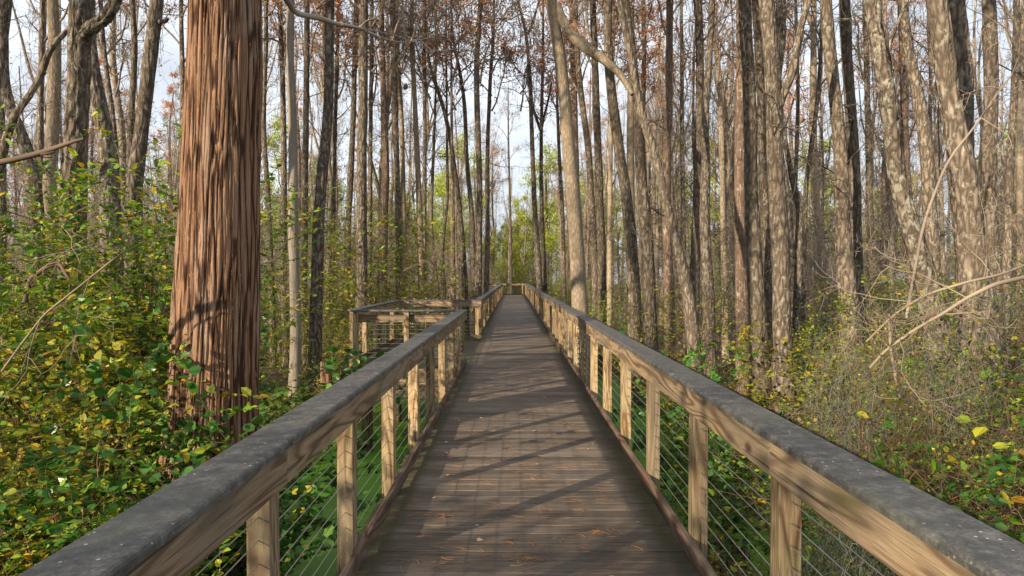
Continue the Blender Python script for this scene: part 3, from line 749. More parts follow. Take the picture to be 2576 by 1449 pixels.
# mid distance understory, interchangeable
rng=random.Random(5)
n=0
while n<170:
    Y=rng.uniform(20,80) if n<110 else rng.uniform(62,105); X=rng.uniform(-.86,.86)*Y
    if abs(X)<3.0 and Y<62: continue
    if abs(X)<2 and Y<70: continue
    k=rng.choice(['midfar','midyel','midbrown','midbrown','midfar'])
    side='left' if X<0 else 'right'
    dist='far' if Y>45 else 'middle distance'
    put_shrub(SP[k],X,Y,rng.uniform(1.3,2.2) if n>=110 else rng.uniform(.7,1.15) if k!='midbrown' else rng.uniform(.9,1.5),
        label='one of the many %s in the %s %s of the boardwalk'%({'midfar':'olive green bushes','midyel':'yellow green bushes','midbrown':'bare brown bushes'}[k],dist,side),
        group='%s %s bushes %s of the boardwalk'%({'midfar':'olive','midyel':'yellow','midbrown':'bare'}[k],dist,side)); n+=1

SP['thin']=shrub_proto('bare_sapling','','sapling',113,H=7.5,Rr=.7,nst=3,leafn=.5,size=.08,leafmat=M['leaf_brown'],stemmat=M['twig'],twigs=(11,7),stemr=.019)
SP['thinB']=shrub_proto('bare_sapling','','sapling',114,H=6.0,Rr=.9,nst=4,leafn=1.2,size=.08,leafmat=M['leaf_green'],stemmat=M['twig'],twigs=(10,7),stemr=.015)
n=0
while n<64:
    Y=rng.uniform(20,52); X=rng.uniform(-.86,.86)*Y
    if abs(X)<5.2: continue
    k=rng.choice(['thin','thinB']); side='left' if X<0 else 'right'
    put_shrub(SP[k],X,Y,rng.uniform(.7,1.25),label='one of many thin bare saplings filling the gaps between trunks %s of the boardwalk'%side,group='bare saplings %s of the boardwalk'%side); n+=1
# ------------------------------------------------------------------ trees
def crown_mesh(seed,H=11,R0=2.6,nl=18,leaf=None,leafn=0,moss=0,nch=(5,5,3),tl=1.0,mat=None):
    """bare crown about a vertical axis from 0 to H; returns (branches, foliage, moss)"""
    rng=np.random.RandomState(seed); mb=MB(); rec=[]
    ax=[]; 
    for i in range(nl):
        z=H*(i+.5)/nl*rng.uniform(.9,1.05); a=i*2.4+rng.uniform(-.5,.5)
        f=z/H; L=R0*(1.15-.75*f)*rng.uniform(.6,1.15)
        grow(mb,rng,(0,0,z),(math.cos(a),math.sin(a),rng.uniform(.5,1.3)),L,.035*(1.2-f*.8),0,3,rec,nch,.4,.06,3,.95)
    lf=None; ms=None
    pts=np.concatenate([P for P,d in rec])
    if leaf:
        lf=MB(); m=leafn; idx=rng.randint(0,len(pts),m); P=pts[idx]+rng.normal(0,.09,(m,3)); D=rng.normal(0,1,(m,3)); D[:,2]-=.3
        add_leaves(lf,P,D,rng.uniform(.09,.22,m),'slim',.3,rng)
        lf=lf.mesh('foliage',leaf,False)
    if moss: ms=moss_mesh(rng,pts,moss,(.25,1.0),.011).mesh('hanging_moss',M['moss'])
    return mb.mesh('branches',mat or M['twig']),lf,ms
CR=[crown_mesh(201,10,2.6,13,moss=110),crown_mesh(202,11,2.2,13,leaf=M['leaf_brown'],leafn=350,moss=60),
    crown_mesh(203,9,3.0,12,moss=160),crown_mesh(204,12,2.0,16,leaf=M['leaf_rust'],leafn=5200),
    crown_mesh(205,10,2.4,13,leaf=M['leaf_rust'],leafn=2300,moss=50),crown_mesh(206,10,2.6,12,leaf=M['leaf_brown'],leafn=200,moss=80)]
TW=[crown_mesh(211,7,1.5,13,leaf=M['leaf_brown'],leafn=260,nch=(4,4,2)),crown_mesh(212,7,1.9,12,leaf=M['leaf_green'],leafn=160,moss=50,nch=(4,4,2)),crown_mesh(213,7,1.3,15,leaf=M['leaf_brown'],leafn=160,nch=(4,3,2))]

def add_crown(t,cr,loc,sc=1.0,rz=None,lean=(0,0)):
    rz=random.uniform(0,6.28) if rz is None else rz
    b=obj('branches',cr[0],t,loc); b.rotation_euler=(lean[0],lean[1],rz); b.scale=(sc,sc,sc)
    for q,nm in ((1,'foliage'),(2,'hanging_moss')):
        if cr[q]: c=obj(nm,cr[q],t,loc); c['kind']='stuff'; c.rotation_euler=(lean[0],lean[1],rz) if q==1 else (0,0,rz); c.scale=(sc,sc,sc)

def mk_tree(name,label,Y,pts,mat='bark',H=19,limbs=(),crown=0,side=None,seed=None,ridge=None,nr=22,rl=.16,twg=5,low=True,flare=1.35,group=None,cat='tree',c0=None,trim_top=True):
    """pts: (xd,yd,wd) centre line and width measured top to bottom, at distance Y"""
    seed=seed if seed is not None else abs(hash_(label))%9973
    rng=np.random.RandomState(seed)
    Q=[]
    for (x,y,w) in pts: Q.append([*at(x,y,Y),pxw(w,Y)/2])
    Q=np.array(Q)[::-1]              # bottom first
    b=Q[0].copy(); d=(Q[1]-Q[0]); g=-1.95
    if b[2]>g+.05:
        sl=d[:2]/max(d[2],.3); dz=b[2]-g
        nb=b.copy(); nb[:2]-=sl*min(dz,2.5)*.5; nb[2]=g; nb[3]=b[3]*flare
        Q=np.vstack([nb,Q])
    top=Q[-1].copy(); zt=max(H,top[2]+2)-1.7
    sl=(Q[-1,:2]-Q[-2,:2])/max(Q[-1,2]-Q[-2,2],.3)
    k=3; ext=[]
    for i in range(1,k+1):
        f=i/k; ext.append([top[0]+sl[0]*f*1.0,top[1]+sl[1]*f,top[2]+(zt-top[2])*f,top[3]*(1-.78*f)])
    Q=np.vstack([Q,ext])
    Q[:,1]+=np.sin(np.arange(len(Q))*1.7+seed)*.08*np.minimum(1,Q[:,2]*0+1)
    base=np.array([Q[0,0],Q[0,1],-1.7])
    t=thing(name,label,cat,base,group)
    sides=side or int(np.clip(Q[1,3]/Y*7000,8,40))
    n=int(np.clip((Q[-1,2]-Q[0,2])/(.10 if Y<11 else .22),40,260))
    Sx=smooth_path(Q,n,2); P=Sx[:,:3]-base; rad=np.maximum(Sx[:,3],.015)
    mb=MB(); rg=ridge if ridge is not None else (.02 if Y<11 else .0)
    trunk_mesh(mb,P,rad,sides,seed,ridge=rg,nr=nr,rl=rl,lump=.09)
    for L in limbs:
        LQ=np.array([[*at(x,y,Y+dy),pxw(w,Y)/2] for (x,y,w,dy) in L]); LS=smooth_path(LQ,30,1)
        m2=MB(); trunk_mesh(m2,LS[:,:3]-base,LS[:,3],max(8,sides*2//3),seed+5,ridge=rg*.8,nr=max(8,nr//2),rl=rl,lump=.12)
        m2.build('limb',M[mat],t)
    if twg:
        m3=mb; rec=[]
        for i in range(twg):
            q=rng.randint(int(n*.22),int(n*.8)); p=P[q]; a=rng.uniform(0,6.28)
            grow(m3,rng,p,(math.cos(a),math.sin(a),rng.uniform(-.1,1.0)),rng.uniform(.7,1.9),rng.uniform(.009,.022),0,2,rec,(6,4),.45,.05,3,1.0)
    mb.build('trunk',M[mat],t)
    if crown is not None:
        cr=CR[crown]; zc=P[-1,2]-9.0 if zt>13 else P[-1,2]-6
        i=int(np.argmin(abs(P[:,2]-zc)))
        if c0: zc=c0-base[2]; i=int(np.argmin(abs(P[:,2]-zc)))
        add_crown(t,cr,(P[i,0]*.5+P[-1,0]*.5,P[i,1],P[i,2]),1.0,rng.uniform(0,6.28))
    return t,P,base
def hash_(s):
    h=7
    for ch in s: h=(h*31+ord(ch))%1000003
    return h
def c1(L): return [(x/2,y/2,w/2) for x,y,w in L]
def c2(L): return [(644+x/2,y/2,w/2) for x,y,w in L]
def c3(L): return [(1288+x/2,y/2,w/2) for x,y,w in L]
def c4(L): return [(1717+x/2,y/2,w/2) for x,y,w in L]

# --- the big red cypress
def big_cypress():
    Y=6.0
    raw=[(574,-40,172),(573,0,173),(568,200,179),(560,400,187),(552,600,200),(543,800,210),(535,950,214),(531,1050,224),(528,1130,234),(525,1250,255),(522,1420,300)]
    Q=np.array([[*at(x,y,Y),pxw(w,Y)/2*.97] for x,y,w in raw])[::-1]
    Q[0,2]=min(Q[0,2],-1.75)
    top=Q[-1]; base=np.array([Q[0,0],Y,-1.6])
    t=thing('cypress_tree','massive red brown cypress trunk with deeply furrowed stringy bark, foreground left','tree',base)
    Sx=smooth_path(Q,520,2); mb=MB()
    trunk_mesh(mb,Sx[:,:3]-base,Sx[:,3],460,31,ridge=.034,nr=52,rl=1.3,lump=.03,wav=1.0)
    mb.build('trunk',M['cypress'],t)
    U=np.array([[top[0],Y,top[2]-.05,top[3]],[top[0]+.05,Y,9,top[3]*.85],[top[0]+.1,Y,15,top[3]*.6],[top[0]+.1,Y,22,.05]])
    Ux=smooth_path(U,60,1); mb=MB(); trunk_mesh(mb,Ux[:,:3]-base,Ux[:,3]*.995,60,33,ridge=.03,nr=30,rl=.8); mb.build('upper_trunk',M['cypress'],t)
    add_crown(t,CR[3],(top[0]+.1-base[0],0,12.5-base[2]),1.0)
    # dead limb hanging into the picture on the right
    mb=MB(); rec=[]
    LQ=[at(660,-60,6.3),at(724,0,6.8),at(745,38,7.0),at(815,52,7.3),at(845,65,7.4),at(900,72,7.6),at(960,100,7.8),at(1010,112,8),at(1080,100,8.2)]
    LQ=np.array([[*(p-base),r] for p,r in zip(LQ,[.045,.035,.03,.028,.026,.02,.016,.01,.006])]); LS=smooth_path(LQ,40,1)
    mb.tube(LS[:,:3],LS[:,3],7)
    rr=np.random.RandomState(4)
    for i in (12,16,20,24,28,31,34,37):
        a=rr.uniform(-1,1); grow(mb,rr,LS[i,:3],(rr.uniform(-.4,.8),rr.uniform(-.4,.4),a),rr.uniform(.5,1.1),.010,0,2,rec,(5,4),.5,.0,3,1)
    mb.build('limb',M['twig'],t)
    lf=MB(); pts=np.concatenate([P for P,d in rec]); m=90; idx=rr.randint(0,len(pts),m)
    add_leaves(lf,pts[idx],np.c_[rr.normal(0,.5,(m,2)),-np.ones(m)],rr.uniform(.05,.10,m),'broad',.2,rr); lf.build('dead_leaves',M['leaf_brown'],t,smooth=False)
    # peeling bark strip at left edge
    mb=MB(); p=at(470,528,5.85)-base
    mb.add([p+np.array(v) for v in [(0.03,-.05,.03),(.03,-.02,-.02),(-.06,-.08,-.02),(-.13,-.07,-.075),(-.12,-.08,-.045),(-.05,-.10,.012)]],[(0,1,2,5),(5,2,3,4)]); mb.build('bark_strip',M['cypress'],t)
big_cypress()

T=[]  # name,label,Y,pts,kwargs
def A(name,label,Y,pts,**k): T.append((name,label,Y,pts,k))
# right side
A('smooth_tree','pale smooth barked tree leaning slightly, tallest light trunk right of the path end',16,c3([(185,0,54),(225,200,58),(262,450,62),(280,700,66),(300,950,70),(322,1200,74),(340,1449,80)]),mat='bark_pale',twg=1,
  limbs=[[(1400,20,22,0),(1415,60,24,-.1),(1440,95,26,-.2),(1475,125,26,-.3),(1520,155,22,-.4),(1560,190,18,-.5),(1590,240,12,-.7)]],crown=0)
A('swamp_tree','grey trunk that bends right below its middle, second right of the pale smooth tree',17,c3([(478,-20,42),(475,250,44),(505,520,50),(545,800,52),(580,1050,56),(605,1300,62),(615,1449,66)]))
A('swamp_tree','thin pale lit trunk standing behind the bending grey trunk',22,c3([(588,0,36),(600,250,38),(596,500,38),(592,800,40),(600,1100,42),(602,1449,46)]),mat='bark_pale',crown=1)
A('leaning_tree','sinuous tree that leans hard to the left, crossing other trunks right of centre',14.5,c3([(530,-20,30),(560,120,32),(590,300,34),(630,500,36),(670,660,40),(730,790,44),(748,950,44),(785,1080,46),(835,1240,52),(885,1449,60)]),crown=2)
A('swamp_tree','stout straight grey trunk just left of the leaning sinuous tree base',16.5,c3([(560,-20,34),(590,200,36),(625,480,44),(640,760,50),(658,1000,56),(680,1250,62),(692,1449,68)]))
A('swamp_tree','brown barked trunk behind the sinuous tree, upright and even',20,c3([(790,0,34),(785,350,36),(776,700,40),(776,1000,42),(785,1300,46),(790,1449,50)]),mat='bark_brown',crown=4)
A('swamp_tree','pale grey upright trunk with dark twiggy companion on its right',20,c3([(932,0,38),(940,300,40),(936,600,42),(935,900,44),(928,1200,48),(912,1449,52)]))
A('swamp_tree','dark twiggy trunk winding up beside the pale grey upright one',17,c3([(1003,0,30),(990,300,32),(962,560,34),(972,850,46),(968,1100,50),(985,1449,58)]),mat='bark_dark',twg=11,crown=1)
A('swamp_tree','clean grey trunk, left one of the two thickest trunks right of centre',13,c3([(1163,-20,58),(1168,250,60),(1188,500,60),(1198,800,64),(1210,1100,70),(1222,1400,76),(1240,1700,90),(1262,1960,118)]),ridge=.018,nr=26,rl=.10,twg=3)
A('swamp_tree','sunlit reddish trunk half hidden behind the clean grey trunk',17.5,c3([(1147,0,44),(1142,400,46),(1135,800,52),(1145,1100,56),(1160,1449,60)]),mat='bark_brown')
A('forked_tree','thick grey trunk with an upward bent limb on its right side',12,c3([(1262,-20,70),(1285,200,74),(1308,500,78),(1325,800,82),(1342,1100,84),(1350,1400,88),(1358,1700,92),(1380,1960,110)]),ridge=.02,nr=28,rl=.10,twg=3,
  limbs=[[(1955,275,18,0),(1968,235,20,-.1),(1988,190,19,-.2),(1998,120,17,-.25),(2012,60,16,-.3),(2030,0,15,-.3),(2045,-60,13,-.3)]])
A('swamp_tree','lit grey trunk behind the gap between the two thickest trunks',20,c3([(1212,0,40),(1232,300,42),(1255,600,44),(1262,900,44),(1275,1200,46),(1285,1449,50)]))
A('swamp_tree','crooked trunk top with a swollen knob behind the thick forked trunk',22,c3([(1340,-20,44),(1345,120,42),(1352,230,50),(1330,290,34),(1325,500,30),(1350,800,32),(1385,1000,32),(1400,1449,38)]),mat='bark_dark')
A('swamp_tree','tall leaning grey trunk, left one of the twin pair on the right',13,c4([(710,-20,56),(735,300,58),(765,600,62),(790,850,66),(805,1100,72),(825,1449,84),(850,1700,100),(870,2050,130)]),ridge=.02,nr=26,rl=.10,twg=3)
A('swamp_tree','tall grey trunk with a kink, right one of the twin pair on the right',14,c4([(790,-20,50),(805,180,54),(828,350,52),(838,560,50),(850,900,56),(868,1200,60),(885,1449,66)]),ridge=.018,nr=24,rl=.10,twg=3)
A('lichened_tree','leaning trunk blotched with white lichen and dark bark patches',9,c4([(935,-20,62),(965,180,66),(1000,430,70),(1045,680,74),(1075,880,78),(1115,1080,84),(1175,1280,92),(1235,1449,104),(1290,1600,125)]),mat='bark_white',ridge=.035,nr=24,rl=.12,twg=7,
  limbs=[[(2240,180,6,0),(2228,120,7,.1),(2255,50,7,.2),(2275,0,6,.3),(2290,-40,5,.3)]])
A('swamp_tree','large grey trunk leaning left, front one of the crossing pair at right',8.5,c4([(1235,-20,84),(1280,180,88),(1325,430,92),(1365,650,98),(1400,900,104),(1440,1150,116),(1480,1400,135),(1490,1700,175),(1490,2000,215)]),ridge=.04,nr=30,rl=.13,twg=5)
A('swamp_tree','dark furrowed trunk, back one of the crossing pair at right',9.4,c4([(1340,-20,98),(1365,250,98),(1385,550,100),(1400,850,104),(1420,1150,112),(1450,1449,130)]),mat='bark_dark',ridge=.04,nr=30,rl=.13,twg=4)
A('swamp_tree','straight grey trunk with ring marks near the right picture edge',13.5,c4([(1515,-20,58),(1528,350,60),(1533,750,64),(1545,1100,70),(1560,1449,80)]),ridge=.018,nr=26,rl=.08,twg=3)
A('swamp_tree','grey brown trunk in shade just right of the leaning lichened trunk',15,c4([(1085,-20,44),(1120,200,46),(1165,450,52),(1205,700,60),(1235,950,66),(1255,1250,70),(1265,1449,74)]),twg=6)
A('swamp_tree','slim trunk cut off by haze of twigs near the right edge',20,c4([(1650,0,28),(1662,350,32),(1650,700,34),(1630,1000,36),(1615,1449,44)]),twg=7)
A('swamp_tree','slim light trunk closest to the right picture edge',23,c4([(1700,-20,26),(1690,500,28),(1682,900,30),(1692,1449,36)]),mat='bark_pale',twg=5)
A('swamp_tree','upright trunk speckled with sun just left of the bending grey trunk',22,c3([(402,0,32),(412,300,34),(424,600,36),(438,900,38),(448,1200,42),(452,1449,44)]),twg=7)
A('swamp_tree','brown trunk immediately right of the pale smooth tree top',26,c3([(300,0,32),(308,400,34),(318,800,34),(330,1449,38)]),mat='bark_brown',twg=6,crown=4)
A('swamp_tree','slightly leaning brown trunk crossing behind the speckled one',25,c3([(320,200,28),(345,500,30),(385,750,32),(400,1000,32),(420,1449,36)]),twg=6,crown=3)
A('swamp_tree','very thin grey trunk behind the stout straight trunk',30,c3([(655,0,22),(660,300,24),(652,650,24),(672,1000,26),(680,1449,28)]),crown=3)
A('swamp_tree','thin dark trunk between the brown and the pale grey upright trunks',28,c3([(845,0,16),(850,300,18),(850,700,20),(857,1000,20),(870,1449,24)]),mat='bark_dark')
A('swamp_tree','thin sunlit trunk left of the two thickest trunks',25,c3([(1015,150,22),(1040,500,24),(1055,900,26),(1064,1200,28),(1070,1449,30)]),mat='bark_pale',crown=4)
A('swamp_tree','trunk bent like a hook behind the thick forked tree',20,c3([(1352,560,20),(1362,700,24),(1385,830,28),(1420,950,30),(1448,1050,32),(1438,1250,34),(1435,1449,38)]),mat='bark_dark',crown=None,H=9)
A('swamp_tree','slender grey trunk left of the twin leaning pair',24,c4([(690,200,16),(668,500,20),(640,750,22),(618,950,24),(608,1200,26),(600,1449,30)]))
A('swamp_tree','thin straight trunk with an open fork, first right of the path end',28,c3([(20,-20,12),(50,90,14),(76,200,16),(93,450,20),(100,700,22),(112,1000,24),(130,1300,28),(140,1449,32)]),limbs=[[(1328,90,7,0),(1340,60,6,.1),(1352,20,5,.1),(1362,-20,4,.1)]])
A('swamp_tree','dark thin trunk paired with the straight forked one near the path end',30,c3([(155,300,14),(147,600,18),(145,900,20),(155,1200,22),(165,1449,26)]),mat='bark_dark',limbs=[[(1360,330,8,0),(1345,290,7,.1),(1335,240,5,.1),(1325,200,4,.1)],[(1362,320,8,0),(1375,270,6,.1),(1388,210,4,.1)]])
A('swamp_tree','narrow sunlit trunk just left of the bending grey trunk base',25,c3([(503,300,20),(497,700,22),(492,1000,24),(490,1449,28)]),mat='bark_pale',crown=1)
A('swamp_tree','thin trunk hidden behind the foot of the pale smooth tree',34,c3([(225,500,14),(240,850,18),(255,1100,20),(262,1449,22)]),crown=3)
A('swamp_tree','slender trunk below the bent limb of the forked tree',26,c4([(560,0,14),(575,500,18),(560,900,20),(545,1449,24)]))
A('swamp_tree','straight thin trunk between the twin pair and the lichened tree',24,c4([(905,0,24),(912,400,26),(925,800,28),(950,1200,32),(965,1449,36)]),twg=7)
A('swamp_tree','reddish thin trunk behind the lichened tree top',27,c4([(1075,0,28),(1090,300,30),(1110,600,34),(1130,1000,36),(1140,1449,40)]),mat='bark_brown',crown=4)
# centre and left of centre
A('dead_snag','silvery dead trunk without bark, right of the big red trunk',14,c2([(180,-20,36),(183,200,38),(182,450,38),(184,680,44),(190,900,48),(192,1150,50),(192,1449,52),(192,1700,56)]),mat='bark_snag',crown=None,twg=0,H=14)
A('swamp_tree','dark mottled trunk leaning to the right as it rises, third from the red trunk',14.5,c2([(385,-20,44),(375,250,46),(366,550,50),(338,820,54),(322,1080,58),(305,1449,64),(292,1700,66)]),mat='bark_dark',twg=7)
A('swamp_tree','straight grey trunk rising above the left corner of the lookout bay',17,c2([(548,-20,42),(541,300,44),(541,600,48),(535,900,50),(531,1200,54),(530,1449,58)]),twg=5)
A('swamp_tree','reddish fluted trunk that forks halfway, above the bay corner',23,c2([(632,50,26),(640,350,28),(650,600,34),(655,850,40),(642,1100,42),(636,1449,48)]),mat='bark_brown',crown=4,limbs=[[(970,300,12,0),(982,240,12,.1),(990,160,10,.1),(992,60,9,.1),(990,-20,8,.1)]])
A('swamp_tree','grey trunk rising directly behind the middle of the lookout bay',22,c2([(692,0,26),(696,350,28),(706,700,30),(716,1000,32),(722,1449,36)]))
A('swamp_tree','thin trunk left of the straight grey one above the bay corner',24,c2([(512,100,24),(500,400,26),(486,700,28),(470,1000,30),(456,1449,34)]))
A('swamp_tree','thin pale trunk next right of the one behind the bay',26,c2([(715,250,20),(735,600,22),(741,1000,26),(750,1449,30)]),mat='bark_pale',crown=1)
A('swamp_tree','pale curved trunk behind the right part of the bay',24,c2([(790,-20,20),(785,250,22),(800,500,24),(815,800,26),(826,1100,30),(832,1449,34)]),mat='bark_pale')
A('swamp_tree','dark ruler straight thin trunk above the right part of the bay',25,c2([(852,-20,18),(850,300,18),(850,700,20),(849,1000,20),(845,1449,24)]),mat='bark_dark',twg=8,crown=1)
A('leaning_tree','slim trunk leaning left that rises behind the far left railing',26,c2([(870,340,14),(915,450,18),(950,560,20),(980,700,22),(1000,860,24),(1022,1010,24),(1042,1250,28),(1052,1449,32)]))
A('swamp_tree','thin grey trunk with a gentle S bend left of the path end',28,c2([(990,200,14),(1035,400,18),(1054,560,20),(1060,820,22),(1085,1050,24),(1102,1449,28)]),crown=3)
A('swamp_tree','mossy trunk bearing grey hanging moss left of the path end',24,c2([(1135,-20,24),(1115,200,26),(1110,420,28),(1118,700,28),(1126,950,30),(1122,1200,32),(1120,1449,36)]),crown=2)
A('swamp_tree','thin lit trunk nearest to the path end on its left side',28,c2([(1195,200,16),(1180,400,18),(1168,650,20),(1162,900,22),(1166,1200,24),(1158,1449,28)]),crown=3)
A('swamp_tree','distant thin trunk seen exactly over the end of the boardwalk',62,c2([(1270,750,10),(1276,950,11),(1282,1200,12),(1285,1449,13)]),crown=5,H=22)
A('swamp_tree','wavy thin trunk close beside the right edge of the big red trunk',22,c2([(58,-20,20),(62,250,22),(48,480,22),(36,650,24),(58,900,26),(72,1150,26),(78,1449,30)]))
A('swamp_tree','grey trunk between the red trunk and the silvery snag',24,c2([(130,-20,24),(138,400,26),(142,800,28),(142,1200,30),(145,1449,32)]),crown=4)
A('swamp_tree','lichened thin trunk right of the silvery snag',22,c2([(268,0,26),(262,350,28),(250,700,30),(248,1050,30),(244,1449,34)]),crown=3)
A('swamp_tree','wavy trunk pair member left of the leaning slim tree, low curve',30,c2([(905,500,12),(890,850,16),(880,1150,18),(900,1350,20),(915,1449,22)]),crown=5)
A('swamp_tree','red barked young trunk behind the far left railing start',24,c2([(985,700,14),(992,1000,18),(992,1449,24)]),mat='bark_brown',crown=4)
A('swamp_tree','thin trunk bowed right beside the leaning slim tree',29,c2([(962,850,14),(968,1000,16),(935,1250,18),(945,1449,24)]),crown=5)
A('swamp_tree','small grey trunk in the forest behind the dark mottled trunk',26,c2([(420,200,18),(400,600,20),(390,1000,22),(385,1449,26)]),crown=3)
A('swamp_tree','thin trunk with many short twigs left of the reddish fluted trunk',27,c2([(590,100,18),(578,600,20),(575,1000,22),(572,1449,26)]),twg=8,crown=4)
# left
A('cypress_tree','pale fibrous cypress trunk standing behind the left thicket',15,c1([(287,-20,48),(277,300,52),(270,600,58),(264,900,62),(260,1200,66),(254,1449,72)]),mat='bark_pale',ridge=.015,nr=26,rl=.8,crown=3,twg=2)
A('gnarled_tree','dark gnarled trunk with knobbly bark and a thick bent limb, far left',9,c1([(425,-20,80),(425,100,84),(403,250,92),(392,480,92),(378,750,88),(366,980,86),(350,1230,88),(340,1449,96),(335,1700,112)]),mat='bark_dark',ridge=.055,nr=16,rl=.14,twg=3,crown=2,
  limbs=[[(208,100,34,0),(238,72,32,-.1),(268,52,28,-.15),(285,30,26,-.2),(298,0,25,-.2),(312,-40,24,-.2)]])
A('cypress_tree','reddish fibrous trunk peeking out right of the dark gnarled one',15.5,c1([(432,300,38),(428,650,42),(422,1000,46),(408,1449,56)]),mat='bark_brown',ridge=.012,nr=24,rl=.7,crown=3,twg=1)
A('gnarled_tree','lichen covered trunk leaning left behind the dark gnarled one',11,c1([(450,-20,54),(462,200,60),(488,420,66),(525,640,72),(552,830,76),(560,1000,78),(575,1449,90)]),mat='bark_dark',ridge=.03,nr=20,rl=.12,twg=5,crown=2)
A('leaning_tree','sunlit trunk leaning right toward the top, just left of the big red trunk',12,c1([(808,-20,58),(790,170,62),(755,380,64),(722,580,66),(700,760,68),(682,1000,72),(668,1449,84)]),ridge=.025,nr=22,rl=.12,twg=5,crown=0,
  limbs=[[(402,62,14,0),(418,58,10,-.1),(428,55,5,-.15)]])
A('leaning_tree','thin curved tree bending up to the right from the left picture edge',10,c1([(395,80,18),(370,140,20),(300,230,26),(240,310,28),(205,370,30),(150,500,30),(90,600,34),(35,680,36),(0,790,38),(-30,1000,44),(-50,1449,56)]),mat='bark',twg=5,crown=None,H=7,ridge=.015)
A('gnarled_tree','mossy crooked trunk rising behind the thicket near the left edge',13,c1([(20,-20,40),(20,350,44),(55,560,50),(125,690,62),(170,850,58),(190,1100,60),(200,1449,68)]),mat='bark_dark',ridge=.02,crown=2)
A('swamp_tree','grey trunk at the very left edge of the picture, upper part',14.5,c1([(60,-20,32),(42,180,36),(15,400,38),(5,800,40),(-5,1449,46)]),crown=5)
A('swamp_tree','thin grey trunk just left of the pale fibrous cypress',20,c1([(222,-20,24),(217,500,28),(212,1000,32),(205,1449,36)]),crown=1)
A('swamp_tree','thin trunk between the lichen covered and the sunlit leaning trunks',20,c1([(668,-20,26),(690,250,28),(672,600,30),(655,1000,34),(650,1449,38)]),crown=5)
A('swamp_tree','slim trunk behind the left edge of the big red trunk',22,c1([(925,-20,20),(930,400,22),(918,800,26),(910,1449,30)]),crown=3)
A('swamp_tree','thin leaning trunk behind the limb of the dark gnarled tree',21,c1([(520,150,20),(545,400,22),(590,650,24),(600,1000,26),(600,1449,32)]),crown=0)
for (name,label,Y,pts,k) in T: mk_tree(name,label,Y,pts,**k)

# off-frame tree at the left carrying the dead branch that pokes into the picture
def off_tree():
    Y=4.2; bx=-5.0
    t=thing('swamp_tree','tree just outside the left edge carrying the dead branch that pokes into view','tree',(bx,Y,-1.6))
    P=smooth_path(np.array([[0,0,-.2,.17],[.05,0,3,.14],[.1,.1,8,.12],[.1,0,16,.04]]),60,1)
    mb=MB(); trunk_mesh(mb,P[:,:3],P[:,3],20,9,ridge=.015,nr=18,rl=.12); mb.build('trunk',M['bark'],t)
    base=np.array([bx,Y,-1.6])
    L=np.array([[.1,0,3.4,.035]]+[[*(at(x,y,Y)-base),w] for x,y,w in ((-120,425,.03),(0,410,.020),(60,397,.019),(105,385,.017),(140,375,.015),(175,360,.012),(214,350,.008))])
    L=smooth_path(L,40,1); mb=MB(); trunk_mesh(mb,L[:,:3],L[:,3],10,3,lump=.2); 
    s=np.array([[*(at(100,386,Y)-base)],[*(at(120,387,Y)-base)],[*(at(140,383,Y)-base)]]); mb.tube(s,[.016,.012,.008],8)
    mb.build('limb',M['stem'],t); add_crown(t,CR[2],(.1,0,7),1.0)
off_tree()

# ---- leaning branches on the right (fallen)
def fallen(label,Y0,pts,mat='twig_pale',seed=1,tw=6,name='fallen_branch'):
    P=np.array([[*at(x,y,Y0+dy),r] for x,y,dy,r in pts]); base=P[0,:3].copy(); P[:,:3]-=base
    t=thing(name,label,'branch',base); L=smooth_path(P,40,1); mb=MB(); rr=np.random.RandomState(seed)
    trunk_mesh(mb,L[:,:3],L[:,3],10,seed,lump=.15)
    rec=[]
    for i in range(tw): grow(mb,rr,L[rr.randint(5,38),:3],rr.normal(0,1,3)+np.array([-.5,0,.2]),rr.uniform(.3,.9),.007,0,2,rec,(4,3),.4,.0,3,1)
    mb.build('bough',M[mat],t)
fallen('long pale bough slanting down from the right picture edge into the brush',5.2,[(2640,690,.2,.018),(2576,697,.1,.018),(2500,715,0,.017),(2430,750,0,.016),(2370,790,0,.014),(2300,830,.1,.013),(2230,880,.2,.012),(2190,925,.3,.012)],seed=5,tw=7)
fallen('thin grey bough curving above the long pale one at the right edge',5.8,[(2640,640,.2,.010),(2520,690,.1,.012),(2430,710,0,.012),(2330,740,0,.012),(2250,790,.2,.010),(2180,860,.3,.008)],seed=6)
fallen('upright broken pale stick standing in the brush right of the twin trunks',7.0,[(2265,1000,0,.016),(2250,930,0,.014),(2240,870,0,.012),(2236,790,0,.008)],seed=8,tw=4)
fallen('thin arching branch across the upper part of the two right trunk pairs',6.4,[(2650,60,0,.004),(2520,210,0,.007),(2440,330,0,.009),(2380,400,0,.011),(2320,560,.1,.013),(2280,800,.2,.015)],mat='twig',seed=10,tw=8)
fallen('thin branch sweeping over the left thicket to the red trunk',5.0,[(0,935,0,.010),(40,880,0,.010),(110,790,0,.009),(200,720,0,.008),(300,640,0,.006),(380,600,0,.004),(450,590,.1,.003)],mat='twig_pale',seed=11,tw=3)
fallen('dark twisted bough inside the left thicket',6.6,[(60,760,0,.02),(75,700,0,.022),(120,670,0,.022),(150,660,0,.02),(165,690,0,.016),(185,720,0,.01)],mat='stem',seed=12,tw=4)
fallen('dark bough standing among leaves near the top of the tall shrub',7.4,[(520,640,.3,.03),(490,560,0,.022),(530,520,0,.02),(560,505,0,.016),(600,520,0,.01)],mat='stem',seed=13,tw=4)
fallen('stick lying on the bank under the left railing',7.2,[(640,1400,0,.012),(720,1385,0,.014),(800,1390,0,.012),(880,1372,.2,.01)],seed=14,tw=2)

